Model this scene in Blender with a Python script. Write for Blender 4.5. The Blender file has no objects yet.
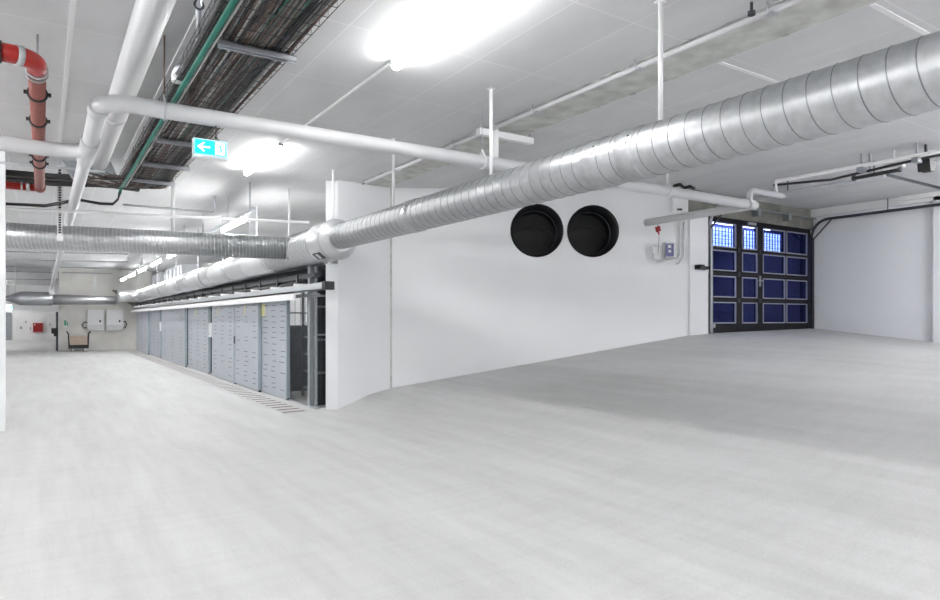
import bpy, bmesh, math, random
from mathutils import Vector, Matrix
random.seed(7)
PI = math.pi
SC = bpy.context.scene
COL = SC.collection

# ------------------------------------------------------------------ camera frame
F_PX, CX, HY, EYE = 650.0, 470.0, 319.0, 1.6
YAW = math.atan2(0.549, 0.836)
FX, FY = math.sin(YAW), math.cos(YAW)

def ray(px, py):
    t = (px - CX) / F_PX; s = (HY - py) / F_PX
    return Vector((FX + FY * t, FY - FX * t, s))
CAM = Vector((0, 0, EYE))
def ph(px, py, Z):
    r = ray(px, py); return CAM + r * ((Z - EYE) / r.z)
def pX(px, py, X):
    r = ray(px, py); return CAM + r * (X / r.x)
def pY(px, py, Y):
    r = ray(px, py); return CAM + r * (Y / r.y)

# ------------------------------------------------------------------ materials
def mat(name, col, rough=0.5, metal=0.0, noise=0.0, nscale=6.0, bump=0.0, bscale=40.0, emit=None, estr=0.0, spec=0.5, stretch=None):
    m = bpy.data.materials.new(name); m.use_nodes = True
    nt = m.node_tree; b = nt.nodes['Principled BSDF']
    b.inputs['Base Color'].default_value = (*col, 1)
    b.inputs['Roughness'].default_value = rough
    b.inputs['Metallic'].default_value = metal
    b.inputs['Specular IOR Level'].default_value = spec
    tc = nt.nodes.new('ShaderNodeTexCoord')
    src = tc.outputs['Object']
    if stretch:
        mp = nt.nodes.new('ShaderNodeMapping'); mp.inputs['Scale'].default_value = stretch
        nt.links.new(src, mp.inputs['Vector']); src = mp.outputs['Vector']
    if noise:
        n = nt.nodes.new('ShaderNodeTexNoise'); n.inputs['Scale'].default_value = nscale
        n.inputs['Detail'].default_value = 6
        nt.links.new(src, n.inputs['Vector'])
        r = nt.nodes.new('ShaderNodeValToRGB')
        r.color_ramp.elements[0].position = 0.3; r.color_ramp.elements[1].position = 0.7
        r.color_ramp.elements[0].color = (*[c * (1 - noise) for c in col], 1)
        r.color_ramp.elements[1].color = (*[min(1, c * (1 + noise)) for c in col], 1)
        nt.links.new(n.outputs['Fac'], r.inputs['Fac'])
        nt.links.new(r.outputs['Color'], b.inputs['Base Color'])
    if bump:
        n2 = nt.nodes.new('ShaderNodeTexNoise'); n2.inputs['Scale'].default_value = bscale; n2.inputs['Detail'].default_value = 4
        nt.links.new(src, n2.inputs['Vector'])
        bp = nt.nodes.new('ShaderNodeBump'); bp.inputs['Strength'].default_value = bump; bp.inputs['Distance'].default_value = 0.01
        nt.links.new(n2.outputs['Fac'], bp.inputs['Height']); nt.links.new(bp.outputs['Normal'], b.inputs['Normal'])
    if emit:
        b.inputs['Emission Color'].default_value = (*emit, 1); b.inputs['Emission Strength'].default_value = estr
    return m

LAMP, LAMP_FAR, STORE_FILL, LAMP_FILL, LANE_FILL = 12.5, 20.0, 9.0, 24.0, 28.0  # store, aisle and lane strengths feed added, unseen fill tubes
M = {}
M['white_wall'] = mat('white_wall_paint', (.80, .81, .825), .6, noise=.015, nscale=1.2, bump=.03, bscale=60)
M['right_wall'] = mat('right_wall_paint', (.80, .81, .85), .6, noise=.015, nscale=1.2)
M['grey_wall'] = mat('fair_faced_concrete', (.70, .69, .66), .75, noise=.08, nscale=1.5, bump=.08)
M['rough_concrete'] = mat('rough_concrete', (.55, .56, .535), .85, noise=.22, nscale=5, bump=.35, bscale=25)
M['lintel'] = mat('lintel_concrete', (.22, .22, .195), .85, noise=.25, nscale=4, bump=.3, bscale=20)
M['distant'] = mat('pale_grey_paint', (.80, .80, .80), .6, noise=.02)
M['white_paint'] = mat('white_paint', (.82, .82, .83), .4, noise=.01)
M['pipe_white'] = mat('white_pvc', (.56, .565, .58), .38, noise=.01)
M['pipe_grey'] = mat('grey_pvc', (.58, .585, .60), .4, noise=.02)
M['galv'] = mat('galvanised_sheet', (.50, .512, .525), .42, metal=1, noise=.10, nscale=16, bump=.03, bscale=60)
M['galv_bright'] = mat('galvanised_wrap', (.62, .63, .64), .40, metal=.7, noise=.03, nscale=9)
M['rib'] = mat('rib_steel', (.62, .63, .645), .38, metal=1)
M['seam'] = mat('seam_steel', (.24, .25, .26), .42, metal=.9)
M['steel'] = mat('zinc_steel', (.52, .54, .57), .38, metal=.9, noise=.08, nscale=30)
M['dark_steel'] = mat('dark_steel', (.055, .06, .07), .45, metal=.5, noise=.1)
M['frame_grey'] = mat('grey_coated_steel', (.30, .32, .34), .45, metal=.3, noise=.05)
M['door_blue'] = mat('blue_grey_lacquer', (.47, .50, .555), .38, metal=.15, noise=.035, nscale=2.0)
M['slot'] = mat('slot_shadow_gap', (.10, .11, .13), .6)
M['door_edge'] = mat('door_edge_profile', (.40, .47, .52), .4, metal=.3, noise=.03)
M['black'] = mat('black_rubber', (.012, .012, .014), .5, noise=.1)
M['cable_black'] = mat('black_cable', (.014, .014, .015), .45, noise=.2)
M['cable_grey'] = mat('grey_cable', (.15, .145, .14), .45, noise=.15)
M['cable_brown'] = mat('brown_cable', (.105, .06, .045), .5, noise=.25)
M['cable_pale'] = mat('pale_cable', (.42, .41, .40), .45, noise=.1)
M['green'] = mat('green_cable', (.008, .14, .10), .4, noise=.15)
M['red'] = mat('red_pipe', (.36, .012, .008), .35, noise=.12, nscale=9)
M['red_dull'] = mat('dusty_red_pipe', (.24, .075, .062), .55, noise=.15, nscale=25)
M['red_box'] = mat('red_lacquer', (.30, .006, .008), .4, noise=.05)
M['duct_black'] = mat('black_sleeve', (.010, .0105, .013), .38, noise=.15, spec=.35)
M['gate_black'] = mat('anthracite_frame', (.010, .010, .014), .5, noise=.1, spec=.2)
M['pane_trim'] = mat('aluminium_bead', (.40, .41, .50), .35, metal=.5, noise=.03)
M['wood'] = mat('plywood', (.46, .37, .30), .6, noise=.12, nscale=5, stretch=(1, 1, 6))
M['brown_slot'] = mat('rusty_slot', (.11, .078, .06), .7, noise=.3, nscale=20)
M['yellow'] = mat('yellow_sticker', (.78, .72, .36), .5, noise=.03)
M['cyan'] = mat('sign_cyan', (.0, .45, .62), .4, noise=.01, emit=(.0, .55, .75), estr=.75)
M['sign_white'] = mat('sign_white', (.85, .88, .88), .4, noise=.01, emit=(.85, 1, 1), estr=.6)
M['sign_green'] = mat('sign_green', (.02, .32, .16), .5, noise=.02)
M['blue_box'] = mat('violet_blue_plastic', (.14, .14, .30), .35, noise=.05)
M['clear_box'] = mat('pale_grey_plastic', (.66, .67, .68), .3, noise=.02)
M['lamp'] = mat('lit_diffuser', (.9, .9, .9), .5, noise=.001, emit=(1.0, .995, .985), estr=LAMP)
M['lamp_far'] = mat('lit_tube', (.9, .9, .9), .5, noise=.001, emit=(1.0, .995, .985), estr=LAMP_FAR)
M['lamp_fill'] = mat('fill_tube', (.9, .9, .9), .5, noise=.001, emit=(1.0, .995, .985), estr=LAMP_FILL)
M['lane_fill'] = mat('fill_lane_tube', (.9, .9, .9), .5, noise=.001, emit=(.985, .985, 1.0), estr=LANE_FILL)
M['store_fill'] = mat('fill_store_tube', (.9, .9, .9), .5, noise=.001, emit=(1, .99, .97), estr=STORE_FILL)

def pane_material():
    m = bpy.data.materials.new('blue_tinted_glass'); m.use_nodes = True
    nt = m.node_tree; nt.nodes.clear()
    out = nt.nodes.new('ShaderNodeOutputMaterial'); mx = nt.nodes.new('ShaderNodeMixShader')
    tr = nt.nodes.new('ShaderNodeBsdfTransparent'); gl = nt.nodes.new('ShaderNodeBsdfGlossy'); gl.inputs['Roughness'].default_value = .05
    tc = nt.nodes.new('ShaderNodeTexCoord'); mp = nt.nodes.new('ShaderNodeMapping'); mp.inputs['Rotation'].default_value = (PI / 2, 0, 0)
    br = nt.nodes.new('ShaderNodeTexBrick'); br.offset = 0
    br.inputs['Color1'].default_value = (.42, .48, .84, 1); br.inputs['Color2'].default_value = (.46, .52, .86, 1)
    br.inputs['Mortar'].default_value = (.22, .26, .52, 1)
    br.inputs['Scale'].default_value = 1; br.inputs['Mortar Size'].default_value = .004
    br.inputs['Brick Width'].default_value = .05; br.inputs['Row Height'].default_value = .05
    nt.links.new(tc.outputs['Object'], mp.inputs['Vector']); nt.links.new(mp.outputs['Vector'], br.inputs['Vector'])
    nt.links.new(br.outputs['Color'], tr.inputs['Color'])
    fr = nt.nodes.new('ShaderNodeLayerWeight'); fr.inputs['Blend'].default_value = .12
    gl.inputs['Color'].default_value = (.24, .27, .55, 1)
    nt.links.new(fr.outputs['Facing'], mx.inputs['Fac']); nt.links.new(tr.outputs['BSDF'], mx.inputs[1]); nt.links.new(gl.outputs['BSDF'], mx.inputs[2])
    nt.links.new(mx.outputs['Shader'], out.inputs['Surface'])
    return m
M['pane'] = pane_material()

def ceiling_material():
    m = bpy.data.materials.new('ceiling_board'); m.use_nodes = True
    nt = m.node_tree; b = nt.nodes['Principled BSDF']
    tc = nt.nodes.new('ShaderNodeTexCoord'); mp = nt.nodes.new('ShaderNodeMapping')
    br = nt.nodes.new('ShaderNodeTexBrick'); br.offset = 0; br.squash = 1
    br.inputs['Color1'].default_value = (.63, .635, .645, 1); br.inputs['Color2'].default_value = (.67, .675, .685, 1)
    br.inputs['Mortar'].default_value = (.76, .76, .77, 1)
    br.inputs['Scale'].default_value = 1; br.inputs['Mortar Size'].default_value = .007
    br.inputs['Brick Width'].default_value = .652; br.inputs['Row Height'].default_value = 1.335
    mp.inputs['Location'].default_value = (-.19, -3.77, 0)
    nt.links.new(tc.outputs['Object'], mp.inputs['Vector']); nt.links.new(mp.outputs['Vector'], br.inputs['Vector'])
    n = nt.nodes.new('ShaderNodeTexNoise'); n.inputs['Scale'].default_value = 3.0; n.inputs['Detail'].default_value = 8
    mp2 = nt.nodes.new('ShaderNodeMapping'); mp2.inputs['Scale'].default_value = (1, .4, 1)
    nt.links.new(tc.outputs['Object'], mp2.inputs['Vector']); nt.links.new(mp2.outputs['Vector'], n.inputs['Vector'])
    mx = nt.nodes.new('ShaderNodeMix'); mx.data_type = 'RGBA'; mx.blend_type = 'MULTIPLY'; mx.inputs['Factor'].default_value = .25
    nt.links.new(br.outputs['Color'], mx.inputs['A'])
    rp = nt.nodes.new('ShaderNodeValToRGB'); rp.color_ramp.elements[0].color = (.72, .72, .72, 1); rp.color_ramp.elements[0].position = .35
    rp.color_ramp.elements[1].position = .62
    nt.links.new(n.outputs['Fac'], rp.inputs['Fac']); nt.links.new(rp.outputs['Color'], mx.inputs['B'])
    nt.links.new(mx.outputs['Result'], b.inputs['Base Color'])
    b.inputs['Roughness'].default_value = .85
    return m
M['ceiling'] = ceiling_material()

def floor_material():
    m = bpy.data.materials.new('power_floated_concrete'); m.use_nodes = True
    nt = m.node_tree; b = nt.nodes['Principled BSDF']
    tc = nt.nodes.new('ShaderNodeTexCoord')
    def noise(scale, st, rot, detail=8):
        mp = nt.nodes.new('ShaderNodeMapping'); mp.inputs['Scale'].default_value = st; mp.inputs['Rotation'].default_value = (0, 0, rot)
        n = nt.nodes.new('ShaderNodeTexNoise'); n.inputs['Scale'].default_value = scale; n.inputs['Detail'].default_value = detail
        n.inputs['Roughness'].default_value = .62
        nt.links.new(tc.outputs['Object'], mp.inputs['Vector']); nt.links.new(mp.outputs['Vector'], n.inputs['Vector'])
        return n.outputs['Fac']
    def ramp(fac, a, b_, lo, hi):
        r = nt.nodes.new('ShaderNodeValToRGB'); r.color_ramp.elements[0].position = lo; r.color_ramp.elements[1].position = hi
        r.color_ramp.elements[0].color = (a, a, a, 1); r.color_ramp.elements[1].color = (b_, b_, b_, 1)
        nt.links.new(fac, r.inputs['Fac']); return r.outputs['Color']
    def mul(a, b_):
        x = nt.nodes.new('ShaderNodeMix'); x.data_type = 'RGBA'; x.blend_type = 'MULTIPLY'; x.inputs['Factor'].default_value = 1
        nt.links.new(a, x.inputs['A']); nt.links.new(b_, x.inputs['B']); return x.outputs['Result']
    c1 = ramp(noise(.9, (1, .25, 1), .5), .90, 1.0, .35, .6)
    c2 = ramp(noise(5, (1, .10, 1), 2.1), .915, 1.0, .38, .60)
    c3 = ramp(noise(60, (1, 1, 1), 0, 3), .92, 1.0, .35, .6)
    c4 = ramp(noise(9, (.1, 1, 1), 1.2), .955, 1.0, .36, .56)
    base = nt.nodes.new('ShaderNodeRGB'); base.outputs[0].default_value = (.635, .637, .632, 1)
    out = mul(mul(mul(mul(base.outputs[0], c1), c2), c3), c4)
    nt.links.new(out, b.inputs['Base Color'])
    b.inputs['Roughness'].default_value = .62
    b.inputs['Specular IOR Level'].default_value = .3
    bp = nt.nodes.new('ShaderNodeBump'); bp.inputs['Strength'].default_value = .06; bp.inputs['Distance'].default_value = .01
    nt.links.new(noise(30, (1, .3, 1), .5), bp.inputs['Height']); nt.links.new(bp.outputs['Normal'], b.inputs['Normal'])
    return m
M['floor'] = floor_material()

# ------------------------------------------------------------------ mesh builder
class MB:
    def __init__(s): s.v = []; s.f = []; s.mi = []; s.sm = []; s.cut = []
    def add(s, vs, fs, mi=0, smooth=False):
        o = len(s.v); s.v += [Vector(v) for v in vs]; s.cut.append((o, len(s.f)))
        for f in fs: s.f.append([i + o for i in f]); s.mi.append(mi); s.sm.append(smooth)
        return s
    def box(s, lo, hi, mi=0):
        x0, y0, z0 = lo; x1, y1, z1 = hi
        vs = [(x0,y0,z0),(x1,y0,z0),(x1,y1,z0),(x0,y1,z0),(x0,y0,z1),(x1,y0,z1),(x1,y1,z1),(x0,y1,z1)]
        return s.add(vs, [(0,3,2,1),(4,5,6,7),(0,1,5,4),(1,2,6,5),(2,3,7,6),(3,0,4,7)], mi)
    def obox(s, c, ax, ay, az, mi=0):           # oriented box: centre and three half-axis vectors
        c = Vector(c); ax = Vector(ax); ay = Vector(ay); az = Vector(az)
        vs = [c + ax*i + ay*j + az*k for k in (-1,1) for j in (-1,1) for i in (-1,1)]
        return s.add(vs, [(0,2,3,1),(4,5,7,6),(0,1,5,4),(1,3,7,5),(3,2,6,7),(2,0,4,6)], mi)
    def bar(s, p0, p1, w, h, mi=0, up=(0,0,1)): # rectangular bar between two points
        p0 = Vector(p0); p1 = Vector(p1); d = (p1 - p0); L = d.length; d.normalize()
        u = Vector(up)
        if abs(d.dot(u)) > .95: u = Vector((0, 1, 0))
        side = d.cross(u).normalized(); u2 = side.cross(d).normalized()
        return s.obox((p0 + p1) / 2, d * L / 2, side * w / 2, u2 * h / 2, mi)
    def prism(s, pts, z0, z1, mi=0):
        n = len(pts)
        vs = [(p[0], p[1], z0) for p in pts] + [(p[0], p[1], z1) for p in pts]
        return s.add(vs, [tuple(range(n))[::-1], tuple(range(n, 2*n))] + [(i, (i+1) % n, n + (i+1) % n, n + i) for i in range(n)], mi)
    def tube(s, path, r, n=12, mi=0, caps=True, smooth=True):
        path = [Vector(p) for p in path]; m = len(path)
        rs = r if isinstance(r, (list, tuple)) else [r] * m
        tang = []
        for i in range(m):
            a = path[max(0, i-1)]; b = path[min(m-1, i+1)]
            d = (b - a)
            if d.length < 1e-9: d = (path[-1] - path[0])
            tang.append(d.normalized())
        u = Vector((0, 0, 1))
        if abs(tang[0].dot(u)) > .9: u = Vector((1, 0, 0))
        u = (u - tang[0] * u.dot(tang[0])).normalized()
        vs = []; fs = []
        for i in range(m):
            u = (u - tang[i] * u.dot(tang[i])).normalized(); w = tang[i].cross(u)
            for k in range(n):
                a = 2 * PI * k / n
                vs.append(path[i] + (u * math.cos(a) + w * math.sin(a)) * rs[i])
        for i in range(m - 1):
            for k in range(n):
                fs.append((i*n + k, i*n + (k+1) % n, (i+1)*n + (k+1) % n, (i+1)*n + k))
        s.add(vs, fs, mi, smooth)
        if caps:
            o = len(s.v) - len(vs)
            s.f.append([o + k for k in range(n)][::-1]); s.mi.append(mi); s.sm.append(False)
            s.f.append([o + (m-1)*n + k for k in range(n)]); s.mi.append(mi); s.sm.append(False)
        return s
    def cyl(s, p0, p1, r, n=16, mi=0): return s.tube([p0, p1], r, n, mi)
    def helix(s, p0, p1, R, pitch, r=.004, seg=28, mi=0, n=5):
        p0 = Vector(p0); p1 = Vector(p1); d = p1 - p0; L = d.length; d.normalize()
        u = Vector((0,0,1)); u = (u - d*u.dot(d)).normalized(); w = d.cross(u)
        N = int(L / pitch * seg); path = []
        for i in range(N + 1):
            x = L * i / N; a = 2 * PI * x / pitch
            path.append(p0 + d * x + (u * math.cos(a) + w * math.sin(a)) * R)
        return s.tube(path, r, n, mi)
    def sphere(s, c, r, n=12, mi=0):
        c = Vector(c); vs = []; fs = []; m = n // 2
        for i in range(m + 1):
            ph_ = PI * i / m
            for k in range(n):
                a = 2 * PI * k / n
                vs.append(c + Vector((math.sin(ph_)*math.cos(a), math.sin(ph_)*math.sin(a), math.cos(ph_))) * r)
        for i in range(m):
            for k in range(n): fs.append((i*n+k, (i+1)*n+k, (i+1)*n+(k+1) % n, i*n+(k+1) % n))
        return s.add(vs, fs, mi, True)
    def pieces(s, name, mats, parent=None):     # every added shape becomes an object of its own
        out = []; cuts = s.cut + [(len(s.v), len(s.f))]
        for (v0, f0), (v1, f1) in zip(cuts, cuts[1:]):
            m = MB(); m.v = s.v[v0:v1]; m.f = [[i - v0 for i in f] for f in s.f[f0:f1]]; m.mi = s.mi[f0:f1]; m.sm = s.sm[f0:f1]
            out.append(m.build(name, mats, parent))
        return out
    def build(s, name, mats, parent=None, origin=None):
        if not isinstance(mats, (list, tuple)): mats = [mats]
        if parent is not None: og = WORLD[parent.name]
        elif origin is not None: og = Vector(origin)
        else:
            xs = [v.x for v in s.v]; ys = [v.y for v in s.v]; zs = [v.z for v in s.v]
            og = Vector(((min(xs)+max(xs))/2, (min(ys)+max(ys))/2, min(zs)))
        me = bpy.data.meshes.new(name)
        me.from_pydata([tuple(v - og) for v in s.v], [], s.f)
        for m in mats: me.materials.append(m if not isinstance(m, str) else M[m])
        me.polygons.foreach_set('material_index', s.mi)
        me.polygons.foreach_set('use_smooth', s.sm)
        me.update()
        o = bpy.data.objects.new(name, me); COL.objects.link(o)
        if parent is not None: o.parent = parent
        else: o.location = og
        WORLD[o.name] = og
        return o
WORLD = {}

def tag(o, label=None, cat=None, group=None, kind=None):
    if label: o['label'] = label
    if cat: o['category'] = cat
    if group: o['group'] = group
    if kind: o['kind'] = kind
    return o
def thing(name, label, cat, loc, group=None):
    o = bpy.data.objects.new(name, None); COL.objects.link(o); o.location = loc
    o.empty_display_size = .1
    WORLD[o.name] = Vector(loc)
    return tag(o, label, cat, group)
def struct(o): o['kind'] = 'structure'; return o
ORD = ['first', 'second', 'third', 'fourth', 'fifth', 'sixth', 'seventh', 'eighth', 'ninth', 'tenth', 'eleventh', 'twelfth', 'thirteenth', 'fourteenth']

def arc(c, a, b, r, a0=0, a1=PI/2, n=8):      # points c + r(cos*a + sin*b)
    c = Vector(c); a = Vector(a); b = Vector(b)
    return [c + (a * math.cos(a0 + (a1-a0)*i/n) + b * math.sin(a0 + (a1-a0)*i/n)) * r for i in range(n+1)]

# ------------------------------------------------------------------ setting
CEIL = 4.06
def sstep(a, b, x):
    t = max(0, min(1, (x - a) / (b - a))); return t*t*(3 - 2*t)
def lerp_tab(tab, x):
    if x <= tab[0][0]: return tab[0][1]
    for (x0, y0), (x1, y1) in zip(tab, tab[1:]):
        if x <= x1: return y0 + (y1-y0)*(x-x0)/(x1-x0)
    return tab[-1][1]
TOP = [(5.45, .305), (10.2, 1.29), (10.9, 1.32), (14.5, 1.385), (16, 1.40)]
KINK = [(4.36, 0.0), (4.97, .21), (5.45, .305)]
def floor_h(x, y):
    if x <= 5.45:
        smooth = .305 * ((x - 2.4) / 3.05) ** 2 if x > 2.4 else 0
        kink = lerp_tab(KINK, x)
        w = sstep(8.2, 10.4, y)
        h = smooth * (1 - w) + kink * w
    else:
        h = lerp_tab(TOP, x)
    if y < 8: h -= .10 * (8 - y) * sstep(8, 13.5, x)
    return h
def floor_mesh():
    xs = [-7 + .5*i for i in range(19)] + [2.4 + .16*i for i in range(1, 20)] + [5.45] + [5.45 + .19*i for i in range(1, 54)]
    xs = sorted(set(round(x, 3) for x in xs + [4.36, 4.97, 10.2, 10.9, 14.5]))
    ys = [-6, -5, -4, -3, -2, -1] + [.25*i for i in range(0, 50)] + [12.5, 14, 18, 24, 30, 38, 45, 52, 60.5]
    mb = MB(); W = len(xs)
    vs = [(x, y, floor_h(x, y) if y < 11.5 else (floor_h(x, 11.25) if x > 4.36 and y < 11.5 else 0)) for y in ys for x in xs]
    fs = [(j*W+i, j*W+i+1, (j+1)*W+i+1, (j+1)*W+i) for j in range(len(ys)-1) for i in range(W-1)]
    mb.add(vs, fs, 0, True)
    return struct(mb.build('floor', 'floor', origin=(0, 0, 0)))
floor_mesh()

STEP = 11.25
GY = 8.03
mb = MB()
mb.box((-7, -6, CEIL), (4.75, STEP, CEIL + .3)); mb.box((5.39, -6, CEIL), (10.4, STEP, CEIL + .3)); mb.box((10.4, -6, CEIL), (16, GY + .3, CEIL + .3))
struct(mb.build('ceiling', 'ceiling', origin=(0, 0, 0)))
mb = MB(); mb.box((-7, STEP, CEIL + .07), (11, 61, CEIL + .3)); struct(mb.build('ceiling', 'ceiling', origin=(0, 0, 0)))
mb = MB(); mb.box((4.75, -6, CEIL - .004), (5.39, STEP, CEIL + .3))
for i in range(40):                                    # spalled edges and fixing points in the bare concrete strip
    y = random.uniform(-1, 11); x = random.choice([4.77, 5.37]) + random.uniform(-.02, .02)
    mb.box((x - .015, y - .03, CEIL - .012), (x + .015, y + .03, CEIL))
struct(mb.build('trim_1', 'rough_concrete', origin=(0, 0, 0)))
for k, (y, x0, x1) in enumerate([(3.89, 5.42, 6.6), (2.52, 5.42, 6.6), (1.15, 5.42, 6.6)]):
    mb = MB(); mb.box((x0, y - .022, CEIL - .008), (x1, y + .022, CEIL + .01)); struct(mb.build('trim_%d' % (k + 2), 'white_paint'))
mb = MB(); mb.box((.175, -6, CEIL - .010), (.215, STEP, CEIL + .01)); struct(mb.build('trim_5', 'white_paint'))
mb = MB(); mb.box((1.03, -6, CEIL - .012), (1.09, STEP, CEIL + .01)); struct(mb.build('trim_6', 'white_paint'))

# middle wall: straight leaf, expansion joint, skewed leaf with two round openings
A0, A1, B1 = Vector((4.36, 10.95)), Vector((5.45, 11.0)), Vector((10.22, 8.0))
W2d = (B1 - A1).normalized(); W2n = Vector((W2d.y, -W2d.x))      # normal points to the viewer
mb = MB()
mb.prism([(4.36, 10.90), (A1.x, A1.y), (A1.x, A1.y + .35), (4.36, 11.25)], -.1, CEIL)
for z0_, z1_ in ((-.1, 2.577), (3.21, CEIL - .02)): mb.prism([(4.16, 10.96), (4.36, 10.90), (4.36, 11.25), (4.27, 11.25)], z0_, z1_)
struct(mb.build('wall_middle', 'white_wall'))
mb = MB(); mb.box((A1.x - .018, A1.y - .012, .2), (A1.x + .018, A1.y + .02, CEIL)); struct(mb.build('trim_7', 'rough_concrete'))

def on_wall(px, py, off=0.0):        # a point of the skewed leaf (optionally in front of it)
    p0 = Vector((A1.x, A1.y)) + W2n * off; r = ray(px, py)
    k = p0.dot(W2n) / (r.x * W2n.x + r.y * W2n.y)
    return CAM + r * k
def uz(p): return ((Vector((p.x, p.y)) - A1).dot(W2d), p.z)
def from_uz(u, z, off=0.0):
    q = A1 + W2d * u + W2n * off; return Vector((q.x, q.y, z))
HOLES = []
for (a, b, t, bo) in [(510.3, 563.6, 203, 258), (567, 619, 204.2, 258)]:
    u0 = uz(on_wall(a, 230))[0]; u1 = uz(on_wall(b, 230))[0]
    zc = (on_wall((a+b)/2, t).z + on_wall((a+b)/2, bo).z) / 2
    HOLES.append(((u0+u1)/2, zc, (u1-u0)/2))
bm = bmesh.new()
def loop(pts):
    vs = [bm.verts.new(p) for p in pts]; return [bm.edges.new((vs[i], vs[(i+1) % len(vs)])) for i in range(len(vs))]
LW = (B1 - A1).length
es = loop([from_uz(0, -.1), from_uz(LW, -.1), from_uz(LW, CEIL), from_uz(0, CEIL)])
for (u, z, r) in HOLES:
    es += loop([from_uz(u + r*math.cos(2*PI*k/64), z + r*math.sin(2*PI*k/64)) for k in range(64)])
bmesh.ops.triangle_fill(bm, use_beauty=True, use_dissolve=False, edges=es)
for f in bm.faces:
    if f.normal.dot(Vector((W2n.x, W2n.y, 0))) < 0: f.normal_flip()
me = bpy.data.meshes.new('wall_skewed'); bm.to_mesh(me); bm.free()
me.materials.append(M['white_wall'])
o = bpy.data.objects.new('wall_middle', me); COL.objects.link(o); struct(o)
sd = o.modifiers.new('thickness', 'SOLIDIFY'); sd.thickness = .3; sd.offset = -1

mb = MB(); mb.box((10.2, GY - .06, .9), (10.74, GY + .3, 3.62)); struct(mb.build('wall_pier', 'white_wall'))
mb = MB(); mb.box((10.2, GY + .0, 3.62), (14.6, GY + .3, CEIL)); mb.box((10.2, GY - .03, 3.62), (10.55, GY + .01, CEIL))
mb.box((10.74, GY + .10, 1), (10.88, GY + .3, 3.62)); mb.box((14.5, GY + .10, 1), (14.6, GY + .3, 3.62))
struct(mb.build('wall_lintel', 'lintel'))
M['facade'] = mat('ribbed_dark_facade', (.04, .045, .10), .6, noise=.75, nscale=2.5, stretch=(5, 1, .15))
M['dusk_window'] = mat('lit_window', (.3, .35, .5), .5, noise=.001, emit=(.62, .75, 1.0), estr=2.0)
mb = MB(); mb.box((9, 14, 0), (34, 14.3, 6.5)); struct(mb.build('wall_outside', 'facade'))
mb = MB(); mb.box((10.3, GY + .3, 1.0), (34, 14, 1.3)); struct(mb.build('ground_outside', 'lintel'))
mb = MB(); mb.box((17.4, 13.93, 4.08), (23.0, 13.99, 4.75)); wn = struct(mb.build('window_1', 'dusk_window'))
mb = MB()
for k in range(33): mb.box((17.4 + k*.175 - .009, 13.90, 4.08), (17.4 + k*.175 + .009, 13.935, 4.75))
for k in range(6): mb.box((17.4, 13.90, 4.08 + k*.134 - .007), (23.0, 13.935, 4.08 + k*.134 + .007))
struct(mb.build('window_grid', 'gate_black'))
for k, z in enumerate((4.86, 5.12)):
    r0 = thing('outdoor_lamp', ['lower white tube lamp outside, seen through the garage door panes', 'upper white tube lamp outside, seen through the garage door panes'][k], 'lamp', (19.5, 13.7, z), 'tube lamps outside the garage door')
    mb = MB(); mb.box((18.4, 13.75, z), (22.0 - k, 14.0, z + .04)); mb.build('housing', 'frame_grey', r0)
    mb = MB(); mb.tube([(18.4, 13.72, z), (22.0 - k, 13.72, z)], .05, 10); mb.build('tube', 'lamp_far', r0)
mb = MB(); mb.box((14.58, -6, .2), (14.9, GY + .3, CEIL)); struct(mb.build('wall_right', 'right_wall'))
mb = MB(); mb.box((14.46, -6, .2), (14.6, 5.62, CEIL)); struct(mb.build('wall_pier', 'right_wall'))
mb = MB(); mb.box((14.46, -2.0, 3.90), (14.58, GY, CEIL)); mb.box((14.38, -2.0, 3.97), (14.47, 6.2, CEIL)); struct(mb.build('trim_8', 'distant'))
FARY = 38.0
pf = pY(59, 330, FARY)
mb = MB(); mb.box((pf.x, FARY, 0), (10.5, FARY + .25, CEIL + .07)); struct(mb.build('wall_far', 'grey_wall'))
a = pY(112, 290, FARY - .2); b = pY(137, 311, FARY - .2)
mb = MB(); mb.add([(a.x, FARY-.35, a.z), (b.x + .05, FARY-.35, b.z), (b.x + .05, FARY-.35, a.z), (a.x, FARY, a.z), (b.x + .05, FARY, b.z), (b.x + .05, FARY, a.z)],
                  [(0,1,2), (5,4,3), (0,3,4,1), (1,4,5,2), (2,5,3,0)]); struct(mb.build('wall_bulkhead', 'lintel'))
mb = MB(); mb.box((4.8, FARY, 0), (5, 60, CEIL + .2)); struct(mb.build('wall_corridor', 'distant'))
mb = MB(); mb.box((-12, 60, 0), (5, 60.3, CEIL + .2)); struct(mb.build('wall_distant', 'distant'))
mb = MB(); mb.box((-12, 57, 2.2), (pf.x + 2, 57.3, CEIL)); struct(mb.build('wall_header', 'white_paint'))
d0 = pY(-2, 313, 59.9); d1 = pY(11.5, 334, 59.9)
mb = MB(); mb.box((d0.x, 59.9, 0.0), (d1.x, 60, 2.1)); struct(mb.build('door_2', 'frame_grey'))
mb = MB(); mb.box((-7.2, -6, 0), (-7, 61, CEIL + .2)); struct(mb.build('wall_left', 'white_wall'))
mb = MB(); mb.box((-7, -6.2, 0), (15, -6, CEIL + .2)); struct(mb.build('wall_back', 'white_wall'))
mb = MB(); mb.box((8.8, 11.3, 0), (9.0, FARY, CEIL + .2)); struct(mb.build('wall_store', 'white_wall'))
cE = pY(5.2, 440, 11.40)
mb = MB(); mb.box((cE.x - .5, cE.y, 0), (cE.x, cE.y + .14, CEIL + .07)); struct(mb.build('wall_column', 'white_wall'))

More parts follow.
